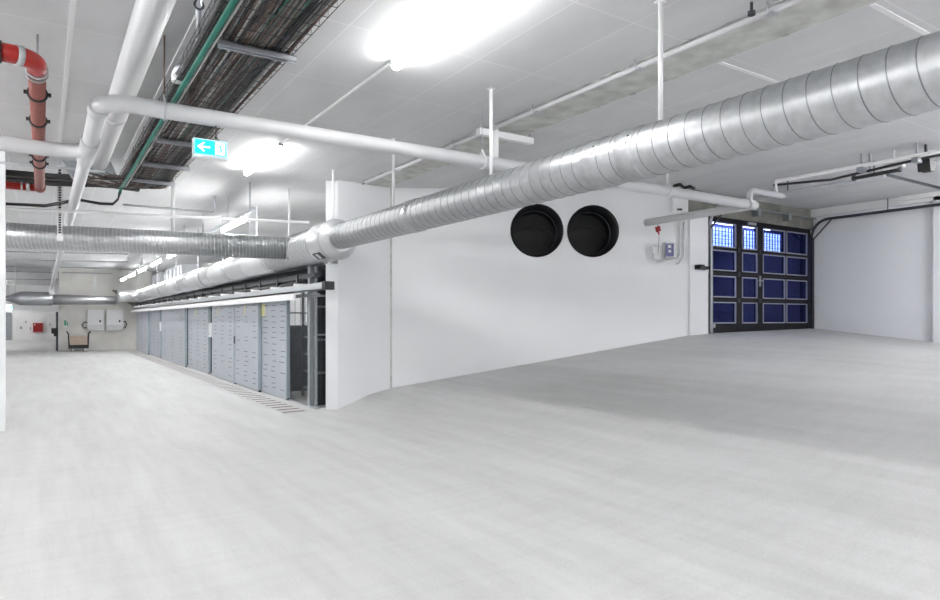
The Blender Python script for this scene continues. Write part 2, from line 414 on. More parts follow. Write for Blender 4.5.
# ------------------------------------------------------------------ main spiral duct
DX, DZ = 4.0, 2.925
def hx(px, X=DX): return pX(px, 319, X).y
y_r0, y_r1 = 9.98, 10.62
root = thing('spiral_duct', 'long bright galvanised spiral duct crossing the photo diagonally below the ceiling', 'duct', (DX, 4, DZ))
mb = MB(); mb.tube([(DX, -1.5, DZ), (DX, 10.2, DZ)], .2, 48)
mb.build('duct_tube', 'galv', root)
mb = MB(); mb.helix((DX, -1.5, DZ), (DX, 9.9, DZ), .2, .147, .0042)
mb.build('spiral_seam', 'seam', root)
for y in (3.62, 4.0, 7.35):
    mb = MB(); mb.tube([(DX, y - .1, DZ), (DX, y - .09, DZ), (DX, y + .09, DZ), (DX, y + .1, DZ)], [.2, .207, .207, .2], 48)
    for s_ in (-.085, .085): mb.tube([(DX, y + s_ - .006, DZ), (DX, y + s_, DZ), (DX, y + s_ + .006, DZ)], [.205, .213, .205], 48)
    cp = mb.build('coupling', 'galv', root)
    mb = MB()
    for a in (2.6, 2.9): mb.sphere((DX + .21*math.cos(a), y - .05, DZ + .21*math.sin(a)), .008, 8)
    mb.pieces('screw', 'dark_steel', cp)
mb = MB(); mb.tube([(DX, 9.86, DZ - .03), (DX, 9.98, DZ - .03), (DX, 10.02, DZ - .03), (DX, y_r1, DZ - .03), (DX, y_r1 + .03, DZ - .03)], [.21, .31, .325, .325, .31], 56)
col = mb.build('reducer_collar', 'galv_bright', root)
mb = MB()
for y in (10.02, y_r1): mb.tube([(DX, y - .012, DZ - .03), (DX, y, DZ - .03), (DX, y + .012, DZ - .03)], [.323, .332, .323], 56)
mb.pieces('collar_rim', 'galv', col)
a = math.radians(232)
mb = MB(); c = Vector((DX + .328*math.cos(a), 10.32, DZ - .03 + .328*math.sin(a)))
tv = Vector((-math.sin(a), 0, math.cos(a))); nv = Vector((math.cos(a), 0, math.sin(a)))
mb.obox(c, (0, .17, 0), tv * .07, nv * .006)
lb = mb.build('inspection_label', 'dark_steel', col)
mb = MB(); mb.obox(c + nv * .006, (0, .05, 0), tv * .05, nv * .003); mb.build('label_print', 'white_paint', lb)
def wz(y): return 2.885 - (y - 10.6) * .0060
# wide part towards the far end
mb = MB(); mb.tube([(DX, y_r1, wz(y_r1)), (DX, 35.7, wz(35.7))] + [(DX - .8 + .8*math.cos(t), 35.7 + .8*math.sin(t), wz(35.7)) for t in [PI/2*k/10 for k in range(1, 11)]] + [(DX - .92, 36.5, wz(35.7))], .305, 48); mb.build('wide_duct_tube', 'galv_bright', root)
mb = MB(); mb.helix((DX, y_r1, wz(y_r1)), (DX, 13.3, wz(13.3)), .31, .085, .004); mb.build('spiral_seam', 'seam', root)
for y in [13.4 + 1.75*i for i in range(13)]:
    mb = MB(); mb.tube([(DX, y - .014, wz(y)), (DX, y, wz(y)), (DX, y + .014, wz(y))], [.309, .318, .309], 48)
    mb.build('joint_ring', 'galv', root)

# hangers of the duct
ys_h = [1.2, 3.40, 5.68, 8.0, 10.2, 12.5, 14.8]
for i, y in enumerate(ys_h):
    R_ = .2 if y < 10 else (.325 if y < 11.1 else .31)
    lab = ['white ceiling post beside the frame edge', 'white hanger post at upper right meeting the galvanised duct', 'white hanger post beside the white cross arm holding the duct',
           'white hanger post standing where the skewed wall starts, on the duct', 'white hanger post on the fat collar in front of the wall end',
           'white hanger post just beyond the fat collar, holding the duct', 'thin white post behind the branch duct, holding the main duct'][i]
    r0 = thing('duct_hanger', lab, 'hanger', (DX, y, CEIL + (0 if y < STEP else .07)), 'ceiling posts holding the main duct')
    top = CEIL + (0 if y < STEP else .07)
    mb = MB(); mb.cyl((DX, y, (DZ if y < 10.5 else wz(y)) + R_ - .03), (DX, y, top), .019, 12); mb.build('post', 'white_paint', r0)
    mb = MB(); mb.box((DX - .035, y - .035, top - .008), (DX + .035, y + .035, top)); mb.build('base_plate', 'white_paint', r0)
for i, y in enumerate([16.6, 19.6, 23.2, 27.5, 33.5]):
    r0 = thing('duct_hanger', '%s slim strap hanger round the white duct above the locker doors, counted from the collar' % ORD[i], 'hanger', (DX, y, CEIL + .07), 'strap hangers of the white duct')
    mb = MB()
    for sx in (-1, 1): mb.bar((DX + sx*.335, y, wz(y) - .06), (DX + sx*.335, y, CEIL + .07), .03, .006)
    mb.pieces('strap', 'steel', r0)
    mb = MB(); mb.tube([Vector((DX, y, wz(y))) + Vector((math.cos(t), 0, math.sin(t))) * .325 for t in [PI + PI*k/16 for k in range(17)]], .012, 6); mb.build('cradle', 'steel', r0)

# branch duct
pL = ph(5, 235.5, 2.93); pR = ph(291, 248.5, 2.90)
pL2 = pL + (pL - pR).normalized() * 3
root = thing('branch_duct', 'closely ribbed galvanised branch duct running left from the main duct', 'duct', (pL + pR) / 2)
mb = MB(); mb.tube([pL2, pR], .205, 48); mb.build('duct_tube', 'galv', root)
mb = MB(); mb.helix(pL2, pR, .205, .058, .008, seg=18); mb.build('spiral_seam', 'rib', root)
dv = (pR - pL).normalized()
mb = MB(); mb.tube([pR - dv*.10, pR - dv*.02, pR + dv*.18], [.208, .216, .22], 40); mb.build('saddle', 'galv', root)
# hangers of the branch duct
def pd(px):      # point on branch axis at pixel column
    best = min(((abs(CX + F_PX*(q.x*FY - q.y*FX)/(q.x*FX + q.y*FY) - px), k) for k in range(401) for q in [pL2.lerp(pR, k/400)]))
    return pL2.lerp(pR, best[1] / 400)
q = pd(172.5)
r0 = thing('duct_hanger', 'white ceiling post holding the ribbed branch duct near its middle', 'hanger', (q.x, q.y, CEIL + .07))
mb = MB(); mb.cyl((q.x, q.y, q.z + .19), (q.x, q.y, CEIL + .07), .03, 12); mb.build('post', 'white_paint', r0)
mb = MB(); mb.box((q.x - .06, q.y - .05, CEIL + .055), (q.x + .06, q.y + .05, CEIL + .07)); mb.build('base_plate', 'white_paint', r0)
q = pd(60); q.y -= .24
r0 = thing('slotted_strap', 'black and white perforated strap clamped onto the branch duct at left', 'hanger', (q.x, q.y, CEIL))
mb = MB(); zt = CEIL; zb = q.z - .05
mb.box((q.x - .036, q.y - .006, zb), (q.x + .036, q.y + .006, zt))
nsl = 26
for k in range(nsl):
    z = zb + .1 + (zt - zb - .15) * k / nsl
    mb.box((q.x - .018, q.y - .009, z), (q.x + .018, q.y + .009, z + .028), 1)
mb.build('perforated_strip', ['white_paint', 'black'], r0)
mb = MB(); mb.box((q.x - .045, q.y - .03, zb - .03), (q.x + .045, q.y + .05, zb + .06)); mb.build('clamp', 'white_paint', r0)

# second branch duct at the far end with silencer
fL = pY(6, 299.5, 36.6); fR = pX(122, 299.5, 3.9); fR = Vector((fR.x, 36.6, fL.z))
Z_ = pY(60, 299, 36.6).z
fx = lambda px: pY(px, 300, 36.6).x
root = thing('silencer_duct', 'grey galvanised duct with fat silencer running across the far end', 'duct', (fx(50), 36.6, Z_))
mb = MB(); mb.tube([(fx(-10), 36.6, Z_), (fx(7), 36.6, Z_), (fx(9), 36.6, Z_)], [.12, .12, .13], 32); mb.build('duct_tube', 'galv', root)
mb = MB(); mb.tube([(fx(8), 36.6, Z_), (fx(20), 36.6, Z_), (fx(52), 36.6, Z_), (fx(53), 36.6, Z_)], [.13, .32, .32, .26], 40); mb.build('silencer', 'steel', root)
mb = MB(); mb.tube([(fx(52), 36.6, Z_ - .03), (fx(80), 36.6, Z_ - .03), (fx(116), 36.5, Z_ - .03)], [.25, .23, .20], 40); mb.build('duct_tube', 'galv', root)
mb = MB(); mb.box((fx(49), 36.2, Z_ + .2), (fx(54), 36.6, Z_ + .42)); mb.build('bracket', 'white_paint', root)
for x in (fx(15), fx(52), fx(95)):
    mb = MB(); mb.bar((x, 36.6, Z_ + .18), (x, 36.6, CEIL + .07), .03, .01); mb.build('hanger_strip', 'steel', root)

# ------------------------------------------------------------------ white drain pipes
PZ, PYY = 3.41, 6.17
root = thing('drain_pipe', 'long white pipe crossing under the ceiling from the left bend to the garage', 'pipe', (4, PYY, PZ))
mb = MB()
path = [(9.39, PYY, PZ), (.62, PYY, PZ)] + [(.62 + (-.22)*math.sin(t), PYY + .22*(1-math.cos(t)), PZ) for t in [PI/2*k/8 for k in range(1, 9)]] + [(.40, 30, PZ), (.40, 52, PZ)]
mb.tube(path, .072, 20); mb.build('pipe_run', 'pipe_white', root)
mb = MB(); mb.tube([(.40, 7.7, PZ)] + [(.40 - .3*(1-math.cos(t)), 7.95 + .3*math.sin(t), PZ) for t in [PI/2*k/8 for k in range(0, 9)]] + [(-4, 8.25, PZ)], .078, 20)
mb.build('branch_pipe', 'pipe_grey', root)
mb = MB()
mb.tube([(.40, 7.6, PZ), (.40, 8.6, PZ)], .086, 20); mb.tube([(.40, 6.32, PZ), (.40, 6.5, PZ)], .084, 20)
mb.pieces('tee_sleeve', 'pipe_white', root)
mb = MB(); mb.tube([(9.27, PYY, PZ), (9.39, PYY, PZ), (9.49, PYY, PZ)], [.08, .084, .07], 20); mb.build('end_elbow', 'pipe_white', root)
mb = MB(); mb.tube([(9.41, PYY + .03, PZ - .01), (9.41, 8.34, PZ - .01)], .066, 20); mb.build('side_pipe', 'pipe_white', root)
mb = MB(); rz = 3.64
mb.tube([(9.35, PYY, PZ)] + [(9.35, PYY, rz - .1)] + [(9.35 + .1*(1-math.cos(t)), PYY, rz - .1 + .1*math.sin(t)) for t in [PI/2*k/6 for k in range(1, 7)]] + [(10.25, PYY, rz)], .046, 16)
mb.build('riser_pipe', 'pipe_white', root)
mb = MB(); mb.tube([(10.22, PYY, rz), (10.34, PYY, rz)], .03, 12); mb.build('pipe_nipple', 'steel', root)
for i, (x, lab) in enumerate([(.88, 'rusty threaded rod hanger holding the white pipe beside its left bend'), (4.22, 'thin rod hanger with eye clamp on the white pipe near the cross arm'), (7.4, 'white rod hanger of the white pipe, right of the round wall openings')]):
    r0 = thing('pipe_hanger', lab, 'hanger', (x, PYY, CEIL), 'rod hangers of the white pipe')
    mb = MB(); mb.cyl((x, PYY, PZ + .13), (x, PYY, CEIL), .007 if i < 2 else .018, 10); mb.build('rod', 'cable_brown' if i == 0 else ('steel' if i == 1 else 'white_paint'), r0)
    mb = MB(); mb.tube([Vector((x, PYY, PZ)) + Vector((0, math.cos(t), math.sin(t)))*.08 for t in [2*PI*k/20 for k in range(21)]], .009, 6)
    mb.tube([(x, PYY - .04, PZ + .07), (x, PYY, PZ + .14), (x, PYY + .04, PZ + .07)], .009, 6); mb.build('ring_clamp', 'white_paint' if i else 'steel', r0)

root = thing('vent_pipe', 'thick pale pipe tight under the ceiling at upper left', 'pipe', (.68, 5, 3.88))
mb = MB(); mb.tube([(.68, -2, 3.90), (.68, 12.2, 3.90)], .118, 32); mb.build('pipe_run', 'pipe_white', root)
mb = MB()
for y in (1.0, 8.3): mb.tube([(.68, y - .05, 3.90), (.68, y - .04, 3.90), (.68, y + .04, 3.90), (.68, y + .05, 3.90)], [.118, .124, .124, .118], 32)
mb.pieces('pipe_sleeve', 'pipe_white', root)

# sheet transition hung under the ceiling
c4 = [pY(62, 160, 11.0), pY(111, 162, 11.0), pY(118, 177, 11.0), pY(73, 177, 11.0)]
mb = MB(); zt = CEIL - .005
vs = []
for yy, dz in ((11.0, 0), (11.22, 0)):
    for p in c4: vs.append((p.x, yy, min(p.z, zt)))
mb.add(vs, [(0,3,2,1), (4,5,6,7), (0,1,5,4), (1,2,6,5), (2,3,7,6), (3,0,4,7)])
tag(mb.build('air_hood', 'frame_grey'), 'slanted grey sheet hood under the ceiling behind the thick pale pipe', 'hood')

# ------------------------------------------------------------------ red pipe
RZ = 3.55; rx = ph(37, 75, RZ).x
root = thing('sprinkler_pipe', 'red fire pipe with bend and black clamps at far upper left', 'pipe', (rx, 6, RZ))
e0 = ph(37, 62, RZ); yb = e0.y - .02
mb = MB(); mb.tube([(rx - .23, yb - .06, RZ), (rx - .16, yb - .06, RZ)] + [(rx - .16 + .16*math.sin(t), yb - .06 + .16*(1 - math.cos(t)), RZ) for t in [PI/2*k/8 for k in range(1, 9)]] + [(rx, yb + .2, RZ)], .068, 20)
bend = mb.build('bend', 'red', root)
mb = MB()
mb.tube([(rx, yb + .17, RZ), (rx, yb + .21, RZ)], .076, 20); mb.tube([(rx, yb + .27, RZ), (rx, yb + .30, RZ)], .078, 20)
mb.tube([(rx - .13, yb - .06, RZ), (rx - .09, yb - .045, RZ)], .076, 20)
mb.pieces('steel_collar', 'galv', root)
mb = MB(); mb.tube([(rx, yb + .2, RZ), (rx, 11.55, RZ)], .062, 20); mb.build('pipe_run', 'red_dull', root)
mb = MB(); mb.tube([(rx - 2.5, yb - .06, RZ), (rx - .23, yb - .06, RZ)], .066, 20); mb.build('steel_pipe', 'galv', root)
mb = MB(); mb.tube([(rx - .235, yb - .06, RZ), (rx - .212, yb - .06, RZ)], .08, 20); mb.tube([(rx - .36, yb - .06, RZ), (rx - .33, yb - .06, RZ)], .08, 20); mb.pieces('black_coupling', 'black', root)
for y in (yb + .85, yb + 1.75, 9.3, 9.75):
    mb = MB(); mb.tube([Vector((rx, y, RZ)) + Vector((math.cos(t), 0, math.sin(t)))*.068 for t in [2*PI*k/24 for k in range(25)]], .012, 6)
    mb.box((rx - .10, y - .015, RZ - .015), (rx - .065, y + .015, RZ + .015)); mb.box((rx + .065, y - .015, RZ - .015), (rx + .10, y + .015, RZ + .015))
    mb.build('pipe_clamp', 'black', root)
mb = MB(); mb.tube([(rx, 11.42, RZ), (rx, 11.57, RZ)], .075, 20); mb.sphere((rx, 11.6, RZ), .075, 16); mb.build('end_elbow', 'red_dull', root)
mb = MB(); mb.tube([(rx, 11.62, RZ), (rx - 3, 11.62, RZ)], .055, 16); mb.build('side_run', 'red', root)
mb = MB(); mb.tube([(rx - .12, 11.62, RZ), (rx - .17, 11.62, RZ)], .066, 16); mb.tube([(rx - .21, 11.62, RZ), (rx - .235, 11.62, RZ)], .066, 16); mb.pieces('steel_collar', 'galv', root)
for y in (yb + .85, 8.6):
    mb = MB(); mb.cyl((rx, y, RZ + .06), (rx, y, CEIL), .008, 8); mb.pieces('hanger_rod', 'steel', root)

# ------------------------------------------------------------------ cable tray
TX0, TX1, TZ, TE = .93, 1.58, 3.60, 11.0
root = thing('cable_tray', 'long wire basket tray packed with cables at upper left', 'cable tray', ((TX0+TX1)/2, 6, TZ))
mb = MB()
for x in [TX0 + (TX1-TX0)*k/5 for k in range(6)]: mb.cyl((x, -1, TZ), (x, TE, TZ), .003, 5)
for x in (TX0, TX1):
    for z in (.05, .10): mb.cyl((x, -1, TZ + z), (x, TE, TZ + z), .004, 5)
y = -1.0
while y < TE:
    mb.tube([(TX0, y, TZ + .11), (TX0, y, TZ), (TX1, y, TZ), (TX1, y, TZ + .11)], .003, 5, smooth=False); y += .16
mb.build('wire_basket', 'dark_steel', root)
for i, y in enumerate((2.0, 3.4, 4.88, 6.75, 7.9, 9.2, 10.35)):
    mb = MB(); mb.box((TX0 + .12, y - .035, TZ - .045), (TX1 + .03, y - .022, TZ - .004)); mb.box((TX0 + .12, y + .022, TZ - .045), (TX1 + .03, y + .035, TZ - .004)); mb.box((TX0 + .12, y - .035, TZ - .012), (TX1 + .03, y + .035, TZ - .005))
    br = mb.build('cross_bar', 'steel', root)
    mb = MB(); mb.cyl((TX1 + .01, y, TZ - .03), (TX1 + .01, y, CEIL - .001), .007, 8); mb.cyl((TX0 + .14, y, TZ - .03), (TX0 + .14, y, CEIL - .001), .007, 8); mb.pieces('threaded_rod', 'steel', br)
# the mass of cables lying in it
mats = ['cable_brown', 'cable_black', 'cable_grey', 'cable_pale', 'green']
mb = MB()
for k in range(150):
    x = random.uniform(TX0 + .02, TX1 - .02); z = TZ + .012 + random.uniform(0, .055); ph0 = random.uniform(0, 6.28); w = random.uniform(.004, .022)
    r = random.choice([.006, .007, .009, .011]); mi = random.choices([0, 1, 2, 3, 4], [34, 34, 20, 9, 3])[0]
    sl = random.uniform(-.006, .006)
    end = random.uniform(10.9, 11.6)
    path = []
    yy = -1.0
    while yy < end - .45:
        xx = min(max(x + w*math.sin(yy*random.choice([.9, 1.0, 1.1]) + ph0) + sl*(yy - 6), TX0 + .012), TX1 - .012)
        path.append(Vector((xx, yy, z + .006*math.sin(2*yy + ph0)))); yy += .45
    last = path[-1]
    rr = .16 + .25*random.random()
    for t in [PI/2*j/5 for j in range(1, 6)]:
        path.append(Vector((last.x - rr*(1-math.cos(t)), last.y + .1 + rr*math.sin(t), last.z - .01*t)))
    path.append(path[-1] + Vector((-random.uniform(.02, .2), random.uniform(-.02, .02), .03)))
    mb.tube(path, r, 6, mi)
tag(mb.build('cable_bundle', mats), 'tangled brown, grey and black cables filling the wire basket tray', 'cables', kind='stuff')
mb = MB(); mb.tube([(.985, -1, TZ - .035), (.985, 10.75, TZ - .035), (.97, 10.95, TZ - .04), (.96, 11.0, TZ - .12)], .020, 12)
tag(mb.build('green_conduit', 'green'), 'green corrugated conduit running along under the cable tray', 'conduit')
mb = MB(); mb.tube([(1.02, -1, TZ - .028), (1.03, 10.9, TZ - .028)], .009, 8); tag(mb.build('pale_conduit', 'cable_pale'), 'thin pale conduit beside the green one under the cable tray', 'conduit')
# dark bundle going left at the end of the tray
mb = MB(); b0 = ph(4, 176.5, 3.74); b1 = ph(100, 182, 3.72)
for k in range(26):
    dy = random.uniform(-.14, .14); dz = random.uniform(-.05, .07)
    mb.tube([b0 + (b0-b1)*1.0 + Vector((0, dy, dz)), b0 + Vector((0, dy, dz)), b0.lerp(b1, .5) + Vector((0, dy, dz - .02)), b1 + Vector((0, dy, dz)), b1 + Vector((.55, dy + random.uniform(-.03, .1), dz + random.uniform(-.02, .03)))], random.choice([.016, .020, .026]), 8, random.choice([0, 0, 0, 0, 1]))
tag(mb.build('cable_bundle', ['cable_black', 'cable_grey']), 'thick black cable bundle turning left from the tray end', 'cables', kind='stuff')
mb = MB(); a = ph(4, 163, 3.68); b = ph(105, 172, 3.68); mb.tube([a + (a-b)*.6, a, b], .02, 8)
tag(mb.build('steel_conduit', 'steel'), 'thin steel tube just above the black cable bundle at left', 'conduit')
for k, (off, lab) in enumerate([(0, 'sagging black cable that loops below the tray end to the left'), (4, 'lower of the two cables curving off the tray end')]):
    mb = MB(); pts = [(4, 203 + off*.3), (45, 205 + off*.4), (61, 202 + off*.5), (78, 199 + off*.3), (100, 203 + off*.3), (113, 203.5 + off*.3), (118, 199 + off*.2), (121, 190)]
    P = [ph(x, y, 3.44 - .01*k) for x, y in pts[:-1]]; P.append(ph(121 - k*2, 192, 3.58))
    P = [P[0] + (P[0]-P[1])*.4] + P
    mb.tube(P, .013, 8); tag(mb.build('loose_cable', 'cable_black'), lab, 'cable')
# grey stub pipes between the thick pipe and the tray
r0 = thing('hooked_pipe', 'grey hooked conduit hanging from the ceiling beside the cable tray', 'conduit', ph(199, 5, 3.9))
mb = MB(); P = [ph(197, -30, 4.05), ph(199, 5, 3.78), ph(199, 28, 3.72), ph(199, 46, 3.72), ph(200, 58, 3.70), ph(204, 61, 3.70)]
mb.tube(P, .022, 10); mb.build('pipe', 'steel', r0)
mb = MB(); mb.tube([Vector((0, 0, 0)) + P[1] + Vector((.03*math.cos(t), .0, .03*math.sin(t))) for t in [2*PI*k/12 for k in range(13)]], .008, 6); mb.build('clip', 'dark_steel', r0)
r0 = thing('drain_stub', 'short white and grey elbow stub beside the cable tray', 'pipe', ph(180, 75, 3.66))
mb = MB(); mb.tube([ph(177, 80, 3.62), ph(177, 72, 3.68), ph(181, 67, 3.70), ph(190, 69, 3.70)], .042, 12); mb.build('elbow', 'steel', r0)
mb = MB(); mb.tube([ph(177, 82, 3.60), ph(177, 75, 3.66)], .046, 12); mb.build('socket', 'white_paint', r0)
mb = MB(); mb.tube([ph(190, 69, 3.70), ph(203, 73, 3.70)], .014, 8); mb.build('arm', 'steel', r0)

# thin conduits in front of the branch duct
def conduit(p, q, r, m, label, name='conduit_run', cat='conduit', ext=0.0):
    mb = MB(); mb.tube([p + (p-q)*ext, p, q], r, 10); return tag(mb.build(name, m), label, cat)
conduit(ph(5, 208.5, 3.32), ph(309, 222.5, 3.32), .024, 'white_paint', 'thin white conduit running above the ribbed branch duct', ext=.4)
mb = MB(); P = [ph(123, 204.7, 3.42), ph(180, 209.5, 3.42), ph(212, 212, 3.42), ph(214.5, 210, 3.44)]; e = P[-1].copy(); e.z += .24
mb.tube(P + [e], .018, 8); tag(mb.build('conduit_run', 'steel'), 'grey conduit with upturned end above the white conduit', 'conduit')

# ------------------------------------------------------------------ lamps
def batten(label, x, y0, y1, z, m, group, w=.085):
    r0 = thing('ceiling_lamp', label, 'lamp', (x, (y0+y1)/2, z), group)
    mb = MB(); mb.box((x - .035, y0, z - .035), (x + .035, y1, z)); mb.build('housing', 'white_paint', r0)
    mb = MB(); mb.tube([(x, y0 + .02, z - .075), (x, y0 + .06, z - .075), (x, y1 - .06, z - .075), (x, y1 - .02, z - .075)], [.03, .042, .042, .03], 16); mb.build('diffuser', m, r0)
    mb = MB(); mb.box((x - .03, y0 - .03, z - .05), (x + .03, y0 + .02, z)); mb.box((x - .03, y1 - .02, z - .05), (x + .03, y1 + .03, z)); mb.pieces('end_bracket', 'frame_grey', r0)
    return r0
LX = 2.78
batten('bright tube lamp on the ceiling at the top edge of the photo', LX, 3.55, 5.55, CEIL, 'lamp', 'ceiling tube lamps')
batten('bright tube lamp on the ceiling right of the exit sign', LX, 9.05, 10.95, CEIL, 'lamp', 'ceiling tube lamps')
for y in (-2.0,):
    batten('added fill tube lamp behind the viewer', LX, y, y + 1.9, CEIL, 'lamp_fill', 'ceiling tube lamps')  # unseen fill lamp added in line with the visible row
for y in (-4.5, -1.0, 3.55, 6.5, 9.05):
    batten('added fill tube lamp over the left aisle, unseen outside the view', -2.7, y, y + 1.9, CEIL, 'lamp_fill', 'ceiling tube lamps')  # row added out of view to lighten the near floor
for x, y in ((8.1, -4.5), (8.1, -2.0), (12.6, -4.5), (12.6, -1.5), (12.6, 1.2)):
    batten('added fill tube lamp over the garage lane, unseen outside the view', x, y, y + 1.9, CEIL, 'lane_fill', 'ceiling tube lamps')  # added fill, unseen, to lift the garage floor and right wall
mb = MB(); mb.box((LX - .012, 5.6, CEIL - .02), (LX + .012, 9.0, CEIL)); tag(mb.build('lamp_conduit', 'white_paint'), 'thin white conduit between the two ceiling tube lamps', 'conduit')

# far lamp trunking, hung on rods
TXX, TZZ = 3.2, 3.56
root = thing('lamp_trunking', 'long hanging lamp track running to the far end above the lockers', 'lamp track', (TXX, 20, TZZ))
mb = MB(); mb.box((TXX - .03, 12.0, TZZ), (TXX + .03, 36.5, TZZ + .06)); mb.build('track', 'steel', root)
for y in (12.3, 14.0, 16.5, 19, 23, 28): 
    mb = MB(); mb.bar((TXX, y, TZZ + .05), (TXX, y, CEIL + .07), .03, .012); mb.pieces('hanger_strip', 'steel', root)
for i, y in enumerate((12.6, 16.2, 19.8, 23.4, 27, 30.6, 34.0)):
    r0 = thing('track_lamp', '%s lit tube lamp on the hanging track, counted from the near end' % ORD[i], 'lamp', (TXX, y + .75, TZZ - .08), 'tube lamps on the hanging track')
    mb = MB(); mb.box((TXX - .05, y, TZZ - .03), (TXX + .05, y + 1.9, TZZ)); mb.build('housing', 'white_paint', r0)
    mb = MB(); mb.tube([(TXX, y + .02, TZZ - .07), (TXX, y + 1.88, TZZ - .07)], .04, 12); mb.build('diffuser', 'lamp_far', r0)
for y in (15, 22, 29, 42, 47, 52):
    batten('added fill tube lamp over the far aisle, unseen outside the view', -2.7, y, y + 1.9, CEIL + .07, 'lamp_fill', 'ceiling tube lamps')  # unseen tubes added to brighten the dim far aisle
batten('added fill tube lamp behind the far header, unseen outside the view', -3.0, 57.5, 59.4, CEIL + .07, 'lamp_fill', 'ceiling tube lamps')  # tube added out of sight to brighten the distant wall
# ribs of conduit under the far ceiling
for i, (yl, yr, xr) in enumerate([(251.5, 254, 128), (259.5, 262, 128), (266, 268.5, 118), (271.5, 273.5, 112), (279, 280.5, 104)]):
    mb = MB(); Zc = 3.9; a = ph(4, yl, Zc); b = ph(xr, yr, Zc)
    ends = [a + (a-b)*.3, a, b] + ([b + Vector((0, 0, .2))] if i < 2 else [])
    mb.tube(ends, .022, 8); tag(mb.build('ceiling_rail', 'frame_grey'), '%s grey rail across the far ceiling at left, counted from the branch duct' % ORD[i], 'rail', 'rails across the far ceiling')

# silencer boxes between the ducts above the lockers
for i, (x0, x1, y0, y1) in enumerate([(164, 182, 262, 280), (139, 160, 268, 288)]):
    XX = 4.75; a = pX(x0, y0, XX); b = pX(x1, y1, XX)
    r0 = thing('vent_box', ['nearer grey ventilation box behind the white duct', 'farther grey ventilation box behind the white duct'][i], 'ventilation box', ((XX + .3), (a.y+b.y)/2, 3.1))
    zt = CEIL + .07
    zc = min(a.z, 3.85)
    mb = MB(); mb.box((XX, b.y, 2.75), (XX + .6, a.y, zc)); mb.build('casing', 'steel', r0)
    mb = MB(); n = 5
    for k in range(n):
        yy = b.y + (a.y-b.y)*(k+.5)/n; mb.box((XX - .03, yy - .03, 2.8), (XX, yy + .03, zc - .04))
    mb.pieces('fin', 'frame_grey', r0)
    mb = MB(); mb.bar((XX + .3, b.y + .2, zc), (XX + .3, b.y + .2, zt), .03, .01); mb.bar((XX + .3, a.y - .2, zc), (XX + .3, a.y - .2, zt), .03, .01); mb.pieces('hanger_strip', 'steel', r0)

# ------------------------------------------------------------------ exit sign
s0 = pY(193.5, 137, 6.12); s1 = pY(227.5, 142.2, 6.12); sb = pY(193.5, 156, 6.12)
zt, zb = (s0.z + s1.z)/2, sb.z
root = thing('exit_sign', 'lit turquoise exit sign with white arrow hanging under the white pipe', 'sign', ((s0.x+s1.x)/2, 6.14, zb))
mb = MB(); mb.box((s0.x, 6.12, zb), (s1.x, 6.19, zt)); mb.build('housing', 'clear_box', root)
W_ = s1.x - s0.x; H_ = zt - zb; m_ = .05 * H_ + .004
xa, xb, za, zb2 = s0.x + .012, s1.x - .012, zb + .03, zt - .012
mb = MB(); mb.box((xa, 6.112, za), (xb, 6.121, zb2)); mb.build('face', 'cyan', root)
def sgn(mb, pts):
    n = len(pts); vs = [(xa + (xb-xa)*u, 6.108, za + (zb2-za)*v) for u, v in pts] + [(xa + (xb-xa)*u, 6.113, za + (zb2-za)*v) for u, v in pts]
    mb.add(vs, [tuple(range(n)), tuple(range(2*n-1, n-1, -1))] + [(i, n+i, n+(i+1) % n, (i+1) % n) for i in range(n)])
mb = MB()
sgn(mb, [(.07, .5), (.27, .16), (.30, .23), (.18, .45), (.18, .55), (.30, .77), (.27, .84)])
sgn(mb, [(.15, .45), (.47, .45), (.47, .55), (.15, .55)])
mb.build('arrow', 'sign_white', root)
mb = MB(); sgn(mb, [(.64, .06), (.95, .06), (.95, .94), (.64, .94)]); pn = mb.build('doorway_pictogram', 'sign_white', root)
mb = MB()
def pic(pts):
    n = len(pts); vs = [(xa + (xb-xa)*u, 6.105, za + (zb2-za)*v) for u, v in pts] + [(xa + (xb-xa)*u, 6.109, za + (zb2-za)*v) for u, v in pts]
    mb.add(vs, [tuple(range(n)), tuple(range(2*n-1, n-1, -1))] + [(i, n+i, n+(i+1) % n, (i+1) % n) for i in range(n)])
pic([(.77, .78), (.82, .78), (.82, .88), (.77, .88)]); pic([(.76, .74), (.82, .74), (.86, .42), (.80, .42)]); pic([(.80, .44), (.85, .44), (.90, .12), (.86, .12)]); pic([(.80, .44), (.84, .40), (.74, .16), (.70, .18)]); pic([(.77, .72), (.79, .66), (.70, .52), (.68, .57)])
mb.build('running_figure', 'cyan', pn)
xm = (s0.x+s1.x)/2 + W_*.18
mb = MB(); mb.tube([(xm, 6.155, zt - .005), (xm, 6.155, PZ - .05)], .006, 6); mb.tube([(xm - .03, 6.155, zt), (xm, 6.155, zt + .05), (xm + .03, 6.155, zt)], .005, 6); mb.build('hook', 'dark_steel', root)

# ------------------------------------------------------------------ cross arm hanger by the duct, conduit along the concrete strip
r0 = thing('cross_arm', 'white horizontal bracket arm hanging under the concrete ceiling strip', 'bracket', pY(492, 136, 6.75))
YA = 6.75
a = pY(478, 131.5, YA); b = pY(532, 140.0, YA); zz = (a.z + b.z)/2
mb = MB(); mb.box((a.x, YA - .04, zz - .05), (b.x, YA + .04, zz + .03)); mb.build('arm', 'white_paint', r0)
c = pY(494, 130, YA); d = pY(494, 158, YA)
mb = MB(); mb.box((c.x - .035, YA - .05, d.z), (c.x + .035, YA + .03, CEIL - .004)); mb.build('upright', 'white_paint', r0)
mb = MB(); mb.cyl((b.x - .04, YA, zz + .03), (b.x - .04, YA, zz + .08), .012, 8); mb.build('bolt', 'steel', r0)
root = thing('ceiling_conduit', 'steel conduit fixed along the edge of the bare concrete ceiling strip', 'conduit', (4.76, 5, CEIL - .05))
